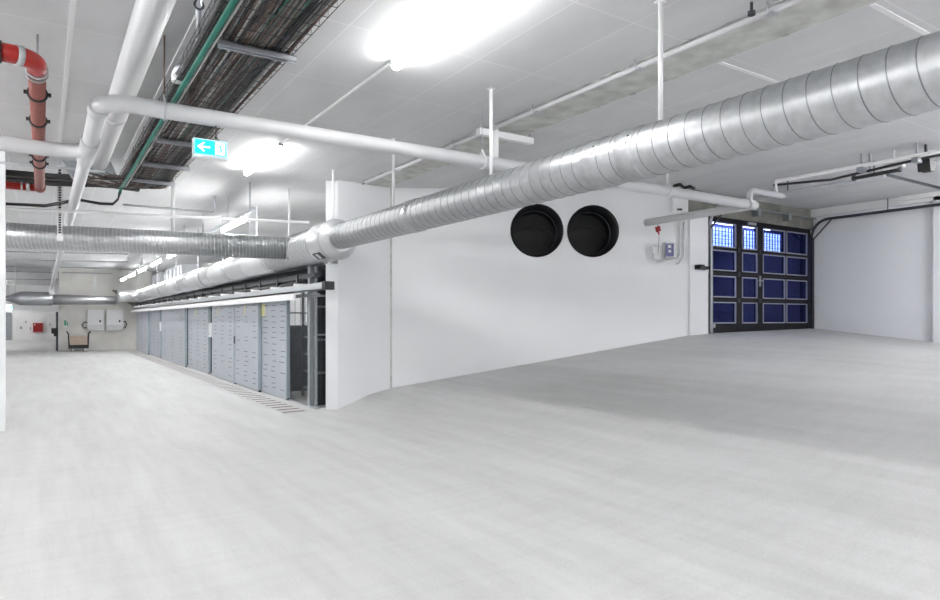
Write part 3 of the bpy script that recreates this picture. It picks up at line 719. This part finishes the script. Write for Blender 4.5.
mb = MB(); mb.tube([(4.76, -1, CEIL - .05), (4.76, 10.6, CEIL - .05)], .026, 12); mb.build('tube', 'pipe_white', root)
mb = MB(); mb.tube([(4.83, -1, CEIL - .02), (4.83, 10.9, CEIL - .02)], .011, 8); mb.build('cable', 'dark_steel', root)
for y in (2.95, 4.3, 5.85, 7.6, 9.4):
    mb = MB(); mb.box((4.72, y - .03, CEIL - .082), (4.80, y + .03, CEIL - .07)); mb.cyl((4.70, y, CEIL - .075), (4.70, y, CEIL), .008, 8); mb.build('clip', 'steel', root)
mb = MB(); mb.cyl((4.60, 3.02, CEIL - .09), (4.60, 3.02, CEIL), .012, 8); mb.tube([(4.60, 3.02, CEIL - .10), (4.60, 3.02, CEIL - .07)], .03, 10)
mb.build('sprinkler_head', 'dark_steel', root)

# ------------------------------------------------------------------ round openings in the wall
for i, (u, z, r) in enumerate(HOLES):
    c = from_uz(u, z); nn = Vector((W2n.x, W2n.y, 0)); tt = Vector((W2d.x, W2d.y, 0)); up = Vector((0, 0, 1))
    r0 = thing('wall_sleeve', ['left of the two black round duct openings in the white wall', 'right of the two black round duct openings in the white wall'][i], 'duct opening', c, 'round duct openings')
    def ring(rad, dep): return [c + nn*dep + (tt*math.cos(2*PI*k/64) + up*math.sin(2*PI*k/64))*rad for k in range(64)]
    def lathe(prof, mb, mi=0):
        vs = []; n = 64
        for rad, dep in prof: vs += ring(rad, dep)
        mb.add(vs, [(j*n + k, j*n + (k+1) % n, (j+1)*n + (k+1) % n, (j+1)*n + k) for j in range(len(prof)-1) for k in range(n)], mi, True)
    mb = MB(); lathe([(r - .002, -.32), (r - .002, .012), (r - .022, .012), (r - .024, -.20), (r - .06, -.21), (r - .06, -.8)], mb); mb.build('sleeve', 'duct_black', r0)
    mb = MB(); lathe([(r - .05, -.42), (r - .075, -.40), (r - .075, -.45)], mb); mb.build('inner_rim', 'dark_steel', r0)
    mb = MB(); lathe([(r - .058, -.80), (.02, -.79), (.001, -.79)], mb); mb.build('damper_plate', 'duct_black', r0)
    mb = MB(); rr = r - .11
    mb.tube([c - nn*.55 + (tt*math.cos(t)*1.0 + up*(math.sin(t)*.75 - .35)) * rr for t in [PI*.12 + PI*.76*k/20 for k in range(21)]], .008, 6); mb.build('wire_loop', 'dark_steel', r0)

# ------------------------------------------------------------------ garage door
gx = lambda px: pY(px, 300, GY).x
root = bpy.data.objects.new('door_1', None); COL.objects.link(root); root.location = (12.68, GY, 1.3); WORLD[root.name] = Vector(root.location); struct(root)
root['label'] = 'anthracite sectional garage door with blue tinted panes'
X0, X1 = 10.86, 14.50; Zb, Zt = 1.27, 3.64
cols = [(gx(712.2), gx(737)), (gx(743.2), gx(758.3)), (gx(764), gx(786.2)), (gx(787.6), gx(808.3))]
rows = [(3.52, 3.03), (2.97, 2.56), (2.46, 2.03), (1.94, 1.51)]
mb = MB(); ft, fb = GY + .03, GY + .085
xs = [X0] + [v for c in cols for v in (c[0] + .015, c[1] - .015)] + [X1]
for k in range(0, len(xs), 2): mb.box((xs[k], ft, Zb), (xs[k+1], fb, Zt))
for c in cols:
    zs = [Zt] + [v for r in rows for v in (r[0] - .012, r[1] + .012)] + [Zb]
    for k in range(0, len(zs), 2): mb.box((c[0], ft, zs[k+1]), (c[1], fb, zs[k]))
mb.build('leaf_frame', 'gate_black', root)
for r in rows[:3]:
    mb = MB(); mb.box((X0, GY + .022, r[1] - .058), (X1, GY + .032, r[1] - .048)); mb.build('section_joint', 'black', root)
for ci, c in enumerate(cols):
    for r in rows:
        mb = MB(); mb.box((c[0] + .01, GY + .048, r[1] + .008), (c[1] - .01, GY + .058, r[0] - .008)); pn = mb.build('pane', 'pane', root)
        mb = MB(); t_ = .022
        mb.box((c[0], GY + .018, r[1]), (c[0] + t_, GY + .046, r[0])); mb.box((c[1] - t_, GY + .018, r[1]), (c[1], GY + .046, r[0]))
        mb.box((c[0], GY + .018, r[1]), (c[1], GY + .046, r[1] + t_)); mb.box((c[0], GY + .018, r[0] - t_), (c[1], GY + .046, r[0])); mb.build('pane_bead', 'pane_trim', pn)
hxp = gx(761)
mb = MB(); mb.box((hxp - .025, GY + .012, 2.28), (hxp + .025, GY + .03, 2.50)); h = mb.build('handle_plate', 'steel', root)
mb = MB(); mb.tube([(hxp, GY + .02, 2.40), (hxp, GY - .04, 2.40), (hxp - .14, GY - .04, 2.40)], .011, 8); mb.build('lever', 'steel', h)
mb = MB(); mb.box((gx(749), GY + .01, 3.545), (gx(757), GY + .03, 3.60)); mb.build('closer', 'steel', root)
for x in (X0 + .04, gx(740), gx(761), X1 - .04):
    for z in (3.0, 2.51, 1.98):
        if abs(x - gx(761)) < .01 and z == 2.51: continue
        mb = MB(); mb.box((x - .035, GY + .012, z - .045), (x + .035, GY + .03, z + .045)); mb.build('hinge', 'steel' if abs(x - X0) < .1 else 'dark_steel', root)
mb = MB(); mb.box((X0 + .02, GY - .01, 1.43), (X0 + .17, GY + .03, 1.50)); mb.build('bottom_bracket', 'steel', root)
mb = MB(); mb.box((X0, GY + .02, 1.25), (X1, GY + .08, 1.29)); mb.build('bottom_seal', 'black', root)
# tracks
for i, (x, lab) in enumerate([(10.80, 'galvanised steel track left of the garage door, bent back under the ceiling'), (14.39, 'dark steel track along the right wall, bent down beside the garage door')]):
    mname = ['steel', 'dark_steel'][i]; tz = 3.80; rr = .38
    r0 = thing('door_track', lab, 'track', (x, GY, 1.3), 'garage door tracks')
    zf = floor_h(x, GY - .05) + .004
    mb = MB(); mb.box((x - .05, GY - .09, zf), (x - .025, GY - .01, tz - rr)); mb.box((x - .05, GY - .09, zf), (x + .05, GY - .075, tz - rr)); mb.box((x + .03, GY - .09, zf), (x + .05, GY - .05, tz - rr)); mb.build('upright_rail', mname, r0)
    path = [(x, GY - .06 - rr*(1-math.cos(t)), tz - rr + rr*math.sin(t)) for t in [PI/2*k/10 for k in range(11)]]
    mb = MB(); mb.tube([(x, GY - .06, tz - rr - .1)] + path + [(x, 4.84, tz)], .03, 8); mb.build('curved_rail', mname, r0)
    mb = MB(); mb.bar((x, GY - .02, 3.30), (x + (.0), GY - .50, tz - .02), .03, .02); mb.build('brace', 'dark_steel', r0)
    mb = MB()
    for yy in (5.0, 6.4): mb.bar((x, yy, tz), (x, yy, CEIL), .025, .008)
    mb.pieces('drop_strip', 'dark_steel', r0)
mb = MB(); mb.bar((10.80, 4.86, 3.83), (14.46, 4.86, 3.83), .03, .04); tag(mb.build('track_end_bar', 'dark_steel'), 'dark bar joining the rear ends of the garage door tracks', 'bar')
mb = MB(); mb.cyl((10.6, GY - .12, 3.84), (14.45, GY - .12, 3.84), .02, 10)
for x in (11.2, 12.3, 13.4): mb.box((x - .05, GY - .14, 3.72), (x + .05, GY - .001, 3.87))
tag(mb.build('torsion_shaft', 'frame_grey'), 'grey spring shaft on brackets across the concrete above the garage door', 'shaft')
# latch box on the left track
lx = pY(703, 268, GY - .12)
mb = MB(); mb.box((lx.x - .17, GY - .19, lx.z - .03), (lx.x + .12, GY - .06, lx.z + .03)); mb.box((lx.x - .17, GY - .20, lx.z + .0), (lx.x - .05, GY - .06, lx.z + .055))
tag(mb.build('photo_sensor', 'black'), 'black sensor bracket sticking out beside the left garage track', 'sensor')
mb = MB(); P0 = pY(682, 214, GY - .1)
# control box, switch and conduit on the wall
def wall_box(name, px0, py0, px1, py1, depth, m, label, cat, off=0.0):
    a = on_wall(px0, py0, off); b = on_wall(px1, py1, off); u0, z0 = uz(a); u1, z1 = uz(b)
    c = from_uz((u0+u1)/2, (z0+z1)/2, off + depth/2)
    mb = MB(); mb.obox(c, Vector((W2d.x, W2d.y, 0))*(u1-u0)/2, Vector((W2n.x, W2n.y, 0))*depth/2, Vector((0, 0, abs(z0-z1)/2)))
    return mb
r0 = thing('door_control_box', 'grey control box with violet blue front on the wall left of the garage door', 'control box', on_wall(666, 257))
wall_box('casing', 663.5, 243, 674, 258, .14, 'clear_box', '', '').build('casing', 'clear_box', r0)
fp = wall_box('front', 665.5, 243.5, 673.5, 256.5, .02, '', '', '', .14).build('front_panel', 'blue_box', r0)
wall_box('disp', 668, 245, 671, 248, .006, '', '', '', .16).build('display', 'clear_box', fp)
wall_box('btn', 668.5, 250, 671, 252.5, .01, '', '', '', .16).build('button', 'white_paint', fp)
r0 = thing('junction_box', 'pale grey junction box left of the violet control box', 'junction box', on_wall(656, 261))
wall_box('b', 652.5, 246, 660, 260, .09, '', '', '').build('casing', 'clear_box', r0)
wall_box('b', 653.2, 247, 659.3, 253, .012, '', '', '', .09).build('cover', 'white_paint', r0)
mb = MB(); P = [on_wall(x, y, .03) for x, y in [(689, 219), (680, 221), (680, 240), (680, 255), (677, 259), (668, 260), (658, 262), (655, 259)]]
mb.tube(P, .02, 8); tag(mb.build('wall_conduit', 'clear_box'), 'pale conduit from the garage door down to the control box', 'conduit')
mb = MB(); P = [on_wall(x, y, .03) for x, y in [(684, 222), (683.5, 240), (683.5, 256), (679, 263), (676, 264)]]
mb.tube(P, .014, 8); tag(mb.build('wall_conduit', 'pipe_grey'), 'outer grey cable looping round the right side of the control box', 'conduit')
pp = Vector((9.41, on_wall(658, 228, .2).y, 0)); q = on_wall(658, 229, .25)
r0 = thing('pull_switch', 'red pull switch hanging on a cord below the end of the white side pipe', 'switch', q)
mb = MB(); mb.obox(q, (.035, 0, .015), (0, .03, 0), (-.015, 0, .045)); mb.tube([q + Vector((0, 0, -.04)), q + Vector((.03, 0, -.10))], .016, 8); mb.build('body', 'red_box', r0)
mb = MB(); mb.tube([q + Vector((0, 0, .05)), q + Vector((0, 0, .17))], .006, 6); mb.tube([q + Vector((.03, 0, -.12)), q + Vector((.0, 0, -.45))], .005, 6); mb.build('cord', 'cable_grey', r0)
r0 = thing('wall_cabinet', 'white box high on the wall just left of the garage lintel', 'cabinet', on_wall(679, 212))
wall_box('b', 671, 196.5, 686, 212.5, .12, '', '', '').build('casing', 'white_paint', r0)
wall_box('b', 677, 208.5, 682, 210.5, .01, '', '', '', .12).build('latch', 'dark_steel', r0)
mb = MB(); P = [ph(x, y, CEIL - .03) for x, y in [(674, 186), (680, 184.5), (684, 188), (690, 186.5), (694, 188.5)]]
mb.tube(P, .03, 8); tag(mb.build('cable_coil', 'black'), 'black cable end on the ceiling above the white pipe', 'cable')

# garage ceiling fittings
root = thing('opener_rail', 'white tube under the garage ceiling running from the pipe stub to the right edge', 'rail', ph(850, 168, 3.88))
a = ph(776, 181, 3.88); b = ph(940, 151.5, 3.88); e = b + (b - a)*.6
mb = MB(); mb.tube([a + Vector((0, 0, -.18)), a, b, e], .03, 10); mb.build('tube', 'white_paint', root)
mb = MB(); mb.tube([a + Vector((.1, .1, -.04)), a.lerp(b, .4) + Vector((.10, .1, -.11)), a.lerp(b, .75) + Vector((.06, .02, -.06)), b + Vector((.06, 0, -.03))], .02, 8); mb.build('slack_cable', 'cable_black', root)
for f in (.57, .88):
    p = a.lerp(b, f); mb = MB(); mb.bar(p + Vector((0, 0, -.04)), (p.x, p.y, CEIL), .03, .02); mb.box((p.x - .07, p.y - .04, p.z - .10), (p.x + .07, p.y + .04, p.z - .03)); mb.build('bracket', 'frame_grey', root)
r0 = thing('black_tube_lamp', 'unlit black tube lamp hanging under the garage ceiling', 'lamp', ph(876, 174, 3.74))
a2 = ph(853, 178.5, 3.74); b2 = ph(901, 169.5, 3.74)
mb = MB(); mb.tube([a2, b2], .028, 10); mb.build('tube', 'black', r0)
mb = MB(); mb.tube([a2, a2.lerp(b2, .05)], .045, 10); mb.tube([b2.lerp(a2, .03), b2], .04, 10); mb.pieces('end_cap', 'dark_steel', r0)
mb = MB(); p = a2.lerp(b2, .37); mb.bar(p, (p.x, p.y, CEIL), .04, .02); mb.build('drop_bracket', 'frame_grey', r0)
p = ph(894, 165.8, 3.83); mb = MB(); d = (b - a).normalized(); mb.obox(p, d*.13, d.cross(Vector((0, 0, 1))).normalized()*.05, (0, 0, .04)); mb.bar(p + Vector((0, 0, .03)), (p.x, p.y, CEIL), .02, .01)
tag(mb.build('sensor_box', 'white_paint'), 'small white box between the white tube and the black lamp', 'box')
r0 = thing('loudspeaker', 'black bracket mounted device under the garage ceiling near the right edge', 'loudspeaker', ph(926, 165, 3.78))
p = ph(926, 164.5, 3.78)
mb = MB(); mb.obox(p, (.075, 0, .02), (0, .08, 0), (-.02, 0, .085)); mb.obox(p + Vector((.05, 0, -.07)), (.05, 0, 0), (0, .06, 0), (0, 0, .03)); mb.build('body', 'black', r0)
mb = MB(); mb.bar(p + Vector((0, 0, .08)), (p.x, p.y, CEIL), .04, .03); mb.box((p.x - .05, p.y - .04, p.z + .09), (p.x + .28, p.y + .02, p.z + .14)); mb.build('bracket', 'dark_steel', r0)

# ------------------------------------------------------------------ row of locker doors
FXX = 3.93
def yx(px, X=FXX): return pX(px, 319, X).y
DOORS = [(136.5, 148, 0, 'seventh'), (149.3, 159.8, 1, ''), (161.5, 185.3, 0, ''), (188.2, 208.6, 1, ''), (212, 234.4, 0, ''), (234.5, 258.6, 0, ''), (261.6, 287, 1, '')]
LABS = ['farthest perforated grey sliding door at the end of the locker row', 'narrow perforated grey sliding door second from the far end', 'wide perforated grey sliding door in the far half of the row',
        'set back perforated grey sliding door left of the small white lock box', 'left leaf of the large pair of perforated grey doors', 'right leaf of the large grey door pair, with yellow sticker',
        'nearest grey sliding door, standing beside the open bay']
DT, DB = 1.99, .035
for i, (a, b, back, _) in enumerate(DOORS):
    X = FXX + (.07 if back else 0)
    yn, yf = yx(b, X), yx(a, X)                       # near and far edge
    r0 = thing('sliding_door', LABS[i], 'door', (X, (yn+yf)/2, 0), 'sliding doors of the locker row')
    mb = MB(); mb.box((X, yn, DB), (X + .045, yf, DT))
    L = yf - yn; nc = 3; random.seed(i*3 + 1)
    for row in range(16):
        z = .16 + row * .115
        for c_ in range(nc):
            if random.random() < .25: continue
            dz_ = random.uniform(-.02, .02)
            yy = yn + L*(c_ + .5)/nc + random.uniform(-.05, .05); ln = min(.30, L*.17) * random.uniform(.7, 1.2)
            mb.box((X - .0025, yy - ln/2, z - .004 + dz_), (X + .001, yy + ln/2, z + .009 + dz_), 1)
    mb.build('leaf', ['door_blue', 'slot'], r0)
    mb = MB(); mb.box((X - .012, yn - .006, DB - .01), (X + .058, yn + .04, DT)); mb.build('edge_profile', 'door_edge', r0)
    mb = MB(); mb.box((X + .01, yn - .045, 0.003), (X + .04, yn + .12, DB + .01)); mb.build('floor_guide', 'black', r0)
    mb = MB(); 
    for f in (.15, .85):
        yy = yn + L*f; mb.box((X + .005, yy - .03, DT - .005), (X + .04, yy + .03, DT + .06))
    mb.pieces('roller_hanger', 'dark_steel', r0)
    if i in (3, 4, 5, 6):
        f = {3: .6, 4: .72, 5: .55, 6: .93}[i]; w = {3: .09, 4: .08, 5: .08, 6: .28}[i]
        yy = yn + L*f
        mb = MB(); mb.box((X - .006, yy - w/2, 1.70 if i != 6 else 1.66), (X - .001, yy + w/2, 1.92)); st = mb.build('warning_sticker', 'yellow', r0)
        st['label'] = 'yellow sticker'
    if i == 5:
        mb = MB(); mb.box((X - .03, yf - .06, 1.0), (X - .002, yf - .03, 1.18)); mb.build('pull_handle', 'slot', r0)
for k, (px, py0, py1, lab) in enumerate([(160.4, 322, 331, 'white lock box on the farther dark gap between locker doors'), (210.2, 323, 337, 'white lock box on the nearer dark gap between locker doors')]):
    a = pX(px, py0, FXX - .02); b = pX(px, py1, FXX - .02)
    r0 = thing('lock_box', lab, 'lock box', (FXX - .02, a.y, b.z), 'lock boxes of the locker row')
    mb = MB(); mb.box((FXX - .045, a.y - .10, b.z), (FXX + .03, a.y + .10, a.z)); mb.build('casing', 'white_paint', r0)
    mb = MB(); mb.box((FXX - .05, a.y - .03, b.z + .06), (FXX - .044, a.y + .03, b.z + .12)); mb.build('keyhole_plate', 'frame_grey', r0)
# frame: posts, rails
yN = 11.22
root = thing('locker_frame', 'dark steel frame with posts and beams carrying the locker row', 'frame', (4.05, 20, 0))
for px in (310.5, 260.2, 209.8, 160.3, 148.8):
    X = 4.06; y = yx(px, X)
    mb = MB(); mb.box((X - .035, y - .05, 0), (X + .045, y + .05, 2.56 if px > 300 else 2.42)); mb.build('post', 'frame_grey' if px > 300 else 'dark_steel', root)
y = yx(187, 4.08); mb = MB(); mb.box((4.045, y - .05, 0), (4.105, y + .05, 2.42)); mb.build('post', 'dark_steel', root)
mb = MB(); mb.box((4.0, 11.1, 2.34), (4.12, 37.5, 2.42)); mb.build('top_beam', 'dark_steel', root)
mb = MB(); mb.box((4.36, 11.5, 2.25), (4.40, 37.5, 2.78)); mb.build('gap_backing', 'dark_steel', root)  # dark sheet added to close the bright gap above the beam
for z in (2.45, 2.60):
    mb = MB(); mb.box((4.33, 11.5, z), (4.36, 37.5, z + .035)); mb.build('backing_rib', 'steel', root)
mb = MB(); mb.box((4.02, 11.1, 2.00), (4.10, 37.5, 2.06)); mb.build('middle_beam', 'frame_grey', root)
mb = MB(); mb.box((4.02, 11.1, 0), (4.10, 37.5, .03)); mb.build('sill', 'steel', root)
yy = 12.0; mb = MB()
while yy < 37: mb.box((3.98, yy - .04, 2.2), (4.10, yy + .04, 2.42)); yy += 1.25
mb.pieces('bracket', 'dark_steel', root)
r0 = thing('door_rail', 'grey steel running rail with black stop jutting past the wall end', 'rail', (3.86, 20, 2.08))
mb = MB(); mb.box((3.80, 10.12, 2.085), (3.94, 37.4, 2.10)); mb.box((3.80, 10.12, 2.085), (3.815, 37.4, 2.20)); mb.box((3.925, 10.12, 2.085), (3.94, 37.4, 2.20)); mb.box((3.81, 10.6, 2.185), (3.93, 37.4, 2.20)); mb.build('channel', 'steel', r0)
mb = MB(); mb.box((3.79, 10.02, 2.075), (3.95, 10.16, 2.21)); mb.build('end_stop', 'black', r0)
mb = MB()
for k in range(18): 
    yy = 11.6 + k*1.45; mb.box((3.80, yy - .03, 2.19), (4.06, yy + .03, 2.24))
mb.pieces('rail_bracket', 'white_paint', r0)
ya = yx(295.5, 3.80)
mb = MB(); mb.box((3.77, ya, 1.945), (3.80, 37.5, 2.075)); mb.box((3.77, ya, 2.06), (3.86, 37.5, 2.075)); tag(mb.build('rail_cover', 'white_paint'), 'long white cover strip above the sliding locker doors', 'cover strip')
mb = MB()
for k in range(7):
    dz = random.uniform(0, .07); dx = random.uniform(0, .12); P = [(4.0 + dx, 11.3 + random.random(), 2.24 + dz)]
    for q_ in range(1, 18): P.append((4.0 + dx + random.uniform(-.03, .03), 11.8 + q_*1.45, 2.24 + dz + random.uniform(-.05, .03)))
    mb.tube(P, random.choice([.016, .022, .03]), 6)
tag(mb.build('cable_bundle', 'cable_black'), 'black cables running along above the locker door rail', 'cables', kind='stuff')
# wire end panel between post and wall
root = thing('mesh_panel', 'dark wire mesh panel between the steel post and the white wall end', 'mesh panel', (4.2, 11.24, 0))
mb = MB(); mb.box((4.08, 11.27, 0), (4.12, 11.31, 2.55)); mb.box((4.10, 11.27, 0), (5.6, 11.31, .04)); mb.box((4.10, 11.27, 2.0), (5.6, 11.31, 2.04)); mb.box((4.10, 11.27, 1.3), (5.6, 11.31, 1.33)); mb.build('frame', 'frame_grey', root)
mb = MB()
x = 4.10
while x < 5.5: mb.box((x - .004, 11.285, 0), (x + .004, 11.293, 2.55)); x += .045
z = .05
while z < 2.55: mb.box((4.10, 11.285, z - .004), (5.5, 11.293, z + .004)); z += .045
mb.build('wire_mesh', 'dark_steel', root)
# added dark backing behind the panel, and storage shelves
def shelf(y0, y1, x0, x1, label, full):
    r0 = thing('storage_shelf', label, 'shelf', ((x0+x1)/2, (y0+y1)/2, 0), 'storage shelves inside the lockers')
    for (x, y) in ((x0, y0), (x1, y0), (x0, y1), (x1, y1)):
        mb = MB(); mb.box((x - .025, y - .025, 0), (x + .025, y + .025, 2.3)); mb.build('upright', 'frame_grey', r0)
    for z in full:
        mb = MB(); mb.box((x0, y0, z), (x1, y1, z + .04)); mb.build('shelf_board', 'steel', r0)
    mb = MB(); mb.bar((x1, y0, .2), (x1, y1, 1.9), .02, .02); mb.bar((x1, y1, .2), (x1, y0, 1.9), .02, .02); mb.build('cross_brace', 'dark_steel', r0)
shelf(11.75, 13.3, 4.55, 5.15, 'grey storage shelf nearest the open locker bay', (.15, .5, .85, 1.2, 1.5))
shelf(13.6, 15.4, 5.4, 6.1, 'grey storage shelf deeper inside the open locker bay', (.15, .65, 1.15, 1.45))
root = thing('bay_partition', 'dark ribbed sheet partition with wire mesh on top inside the open locker bay', 'partition', (6, 14.2, 0))
mb = MB(); mb.box((4.15, 14.2, 0), (8.7, 14.23, 1.40))
for k in range(9): mb.box((4.15, 14.175, .1 + k*.15), (8.7, 14.2, .13 + k*.15))
mb.build('ribbed_sheet', 'frame_grey', root)
mb = MB(); mb.box((4.15, 14.17, 1.40), (8.7, 14.25, 1.46)); mb.box((4.15, 14.17, 1.72), (8.7, 14.22, 1.75)); mb.box((5.06, 14.17, 0), (5.11, 14.25, 2.4)); mb.box((5.30, 14.17, 1.4), (5.33, 14.22, 2.4)); mb.box((4.15, 14.17, 2.34), (8.7, 14.25, 2.4)); mb.build('frame', 'frame_grey', root)
mb = MB(); x = 4.2
while x < 8.7: mb.box((x - .003, 14.207, 1.46), (x + .003, 14.213, 2.34)); x += .12
mb.build('wire_mesh', 'dark_steel', root)
root = thing('dark_backing', 'added dark backing for the dim locker inside behind the wire mesh panel', 'partition', (4.8, 11.45, 0))
mb = MB(); mb.box((4.16, 11.42, 0), (5.9, 11.45, 2.5)); mb.build('sheet', 'dark_steel', root)  # dark sheet added so the space behind the mesh reads dim
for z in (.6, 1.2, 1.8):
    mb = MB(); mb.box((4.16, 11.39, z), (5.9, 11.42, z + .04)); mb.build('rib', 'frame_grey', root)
for i, (x, y) in enumerate(((6.2, 11.9), (6.8, 17), (6.8, 24), (6.8, 31))):
    batten('added fill tube lamp inside the locker room, hidden behind the doors', x, y, y + 1.9, CEIL + .07, 'store_fill', 'added locker room fill lamps')  # hidden tubes added to lighten the bays and store wall

# slotted drain along the row
root = thing('floor_drain', 'row of rust brown slots in the floor along the locker doors', 'drain', (3.72, 20, 0))
mb = MB(); mb.box((3.40, 10.9, .0005), (3.84, 37, .003)); mb.build('cover_plate', 'floor', root)
mb = MB(); y = 11.05
while y < 36: mb.box((3.43, y - .042, .0028), (3.81, y + .042, .0045)); y += .34
mb.pieces('slot', 'brown_slot', root)

# ------------------------------------------------------------------ far wall things
def far_box(px0, py0, px1, py1, d, off=0.0):
    a = pY(px0, py0, FARY - off); b = pY(px1, py1, FARY - off); mb = MB(); mb.box((a.x, FARY - off - d, b.z), (b.x, FARY - off, a.z)); return mb
for i, (x0, x1, lab) in enumerate([(87.2, 103.3, 'left of two white electrical cabinets on the far concrete wall'), (106.2, 122.8, 'right of two white electrical cabinets on the far concrete wall')]):
    r0 = thing('wall_cabinet', lab, 'cabinet', pY((x0+x1)/2, 330, FARY), 'white cabinets on the far wall')
    far_box(x0, 309.8, x1, 330, .25).build('casing', 'white_paint', r0)
    far_box(x0 + .4, 310.3, x1 - .4, 324.2, .02, .25).build('door', 'white_paint', r0)
    far_box(x0 + .4, 325, x1 - .4, 329.5, .015, .25).build('lower_cover', 'clear_box', r0)
    far_box(x1 - 4, 320, x1 - 2.4, 322.2, .03, .27).build('lock', 'dark_steel', r0)
for i, (xs_, lab) in enumerate([([(88, 323), (84.5, 322), (81.8, 325), (84, 328), (87.5, 327)], 'dark cable loop left of the white cabinets'), ([(122.5, 322), (125, 321), (127, 324.5), (125, 328), (122.5, 327)], 'dark cable loop right of the white cabinets')]):
    mb = MB(); mb.tube([pY(x, y, FARY - .04) for x, y in xs_], .022, 8); tag(mb.build('cable_loop', 'cable_black'), lab, 'cable')
r0 = thing('escape_plan_sign', 'small green and white sign on the far wall above the trolley', 'sign', pY(66, 328, FARY))
far_box(63.8, 318, 68.2, 327, .02).build('board', 'white_paint', r0)
far_box(64.2, 320.3, 66.2, 325.6, .01, .02).build('green_field', 'sign_green', r0)
far_box(66.8, 322, 67.9, 326, .01, .02).build('print', 'sign_green', r0)
# trolley
ty = FARY - .75
tx0, tx1 = pY(68.5, 340, ty).x, pY(88.5, 340, ty).x
root = thing('platform_trolley', 'trolley with two black end handles and a wooden panel at the far wall', 'trolley', ((tx0+tx1)/2, ty, 0))
mb = MB(); mb.box((tx0, ty - .3, .16), (tx1, ty + .3, .34)); mb.build('deck', 'black', root)
mb = MB(); mb.box((tx0 + .06, ty - .27, .34), (tx1 - .06, ty - .23, .78)); mb.box((tx0 + .06, ty + .2, .34), (tx1 - .06, ty + .24, .78)); mb.pieces('side_board', 'wood', root)
for s_, x in ((-1, tx0), (1, tx1)):
    mb = MB(); mb.tube([(x - s_*.02, ty - .26, .3), (x, ty - .26, .85), (x + s_*.07, ty - .26, .98), (x + s_*.07, ty + .26, .98), (x, ty + .26, .85), (x - s_*.02, ty + .26, .3)], .026, 8); mb.build('handle', 'dark_steel', root)
    for yy in (ty - .22, ty + .22):
        mb = MB(); mb.tube([(x - s_*.17 - .03, yy, .085), (x - s_*.17 + .03, yy, .085)], .085, 16); w_ = mb.build('wheel', 'white_paint' if yy < ty else 'black', root)
        mb = MB(); mb.box((x - s_*.17 - .045, yy - .04, .09), (x - s_*.17 - .033, yy + .04, .18)); mb.build('fork', 'dark_steel', w_)
# black steel leaf at the left end of the far wall
fa = pY(55.6, 313, FARY); root = thing('steel_door_leaf', 'black upright door leaf with bulky lock at the end of the far wall', 'door', (pf.x - .06, FARY + .4, 0))
mb = MB(); mb.box((pf.x - .12, FARY + .05, .02), (pf.x - .03, FARY + 1.0, 1.95)); mb.build('leaf', 'dark_steel', root)
mb = MB(); mb.box((pf.x - .32, FARY - .05, .88), (pf.x - .05, FARY + .3, 1.15)); mb.box((pf.x - .22, FARY - .05, .75), (pf.x - .08, FARY + .2, .9)); mb.build('lock_case', 'black', root)
mb = MB(); mb.box((pf.x - .03, FARY - .06, 0), (pf.x - .003, FARY + .06, 1.95)); tag(mb.build('corner_guard', 'white_paint'), 'white corner guard strip on the end of the far wall', 'corner guard')
def dist_box(px0, py0, px1, py1, d):
    a = pY(px0, py0, 60); b = pY(px1, py1, 60); mb = MB(); mb.box((a.x, 60 - d, b.z), (b.x, 60, a.z)); return mb
r0 = thing('fire_hose_cabinet', 'square red cabinet on the distant pale wall', 'cabinet', pY(38, 332, 60))
dist_box(33, 323, 43, 332, .2).build('casing', 'red_box', r0)
a = pY(34, 324, 59.79); b = pY(35.2, 325.4, 59.79); mb = MB(); mb.box((a.x, 59.78, b.z), (b.x, 59.8, a.z)); mb.build('latch', 'white_paint', r0)
for (x0, y0, x1, y1, lab) in [(20, 326.5, 22, 329, 'dark switch left of the red cabinet on the distant wall'), (25, 321, 26.6, 322.8, 'small grey plate above and left of the red cabinet'), (29.8, 327, 31, 329.5, 'grey switch right beside the red cabinet'), (49, 323.5, 50.6, 325.4, 'dark switch right of the red cabinet on the distant wall')]:
    tag(dist_box(x0, y0, x1, y1, .06).build('wall_switch', 'frame_grey'), lab, 'switch')
tag(dist_box(14, 314.6, 18, 317.6, .05).build('wall_sign', 'white_paint'), 'small white sign beside the dark doorway on the distant wall', 'sign')
a = pY(4.5, 304.8, 50); b = pY(11.8, 309.8, 50)
root = thing('exit_sign', 'small pale turquoise exit sign far away beside the left column', 'sign', ((a.x+b.x)/2, 50, b.z))
mb = MB(); mb.box((a.x - .15, 50, b.z), (b.x, 50.08, a.z)); mb.build('housing', 'sign_white', root)
mb = MB(); mb.box((a.x + .2, 49.985, b.z + .12), (a.x + .42, 50, a.z - .12)); mb.build('arrow', 'cyan', root)
mb = MB(); mb.cyl(((a.x+b.x)/2, 50.04, a.z), ((a.x+b.x)/2, 50.04, CEIL + .07), .012, 8); mb.build('rod', 'steel', root)

# ------------------------------------------------------------------ world, camera, view
w = bpy.data.worlds.new('world'); SC.world = w; w.use_nodes = True
w.node_tree.nodes['Background'].inputs[0].default_value = (.10, .13, .55, 1); w.node_tree.nodes['Background'].inputs[1].default_value = .04
cam = bpy.data.cameras.new('camera'); co = bpy.data.objects.new('camera', cam); COL.objects.link(co)
cam.sensor_width = 36; cam.sensor_fit = 'HORIZONTAL'; cam.lens = 36 * F_PX / 940
cam.shift_x = 0; cam.shift_y = (HY - 300) / 940
co.location = CAM; co.rotation_euler = (PI/2, 0, -YAW)
cam.clip_start = .05; cam.clip_end = 300
SC.camera = co
SC.view_settings.view_transform = 'Standard'; SC.view_settings.look = 'None'; SC.view_settings.gamma = 1
SC.view_settings.use_curve_mapping = False
SC.view_settings.exposure = 2.2
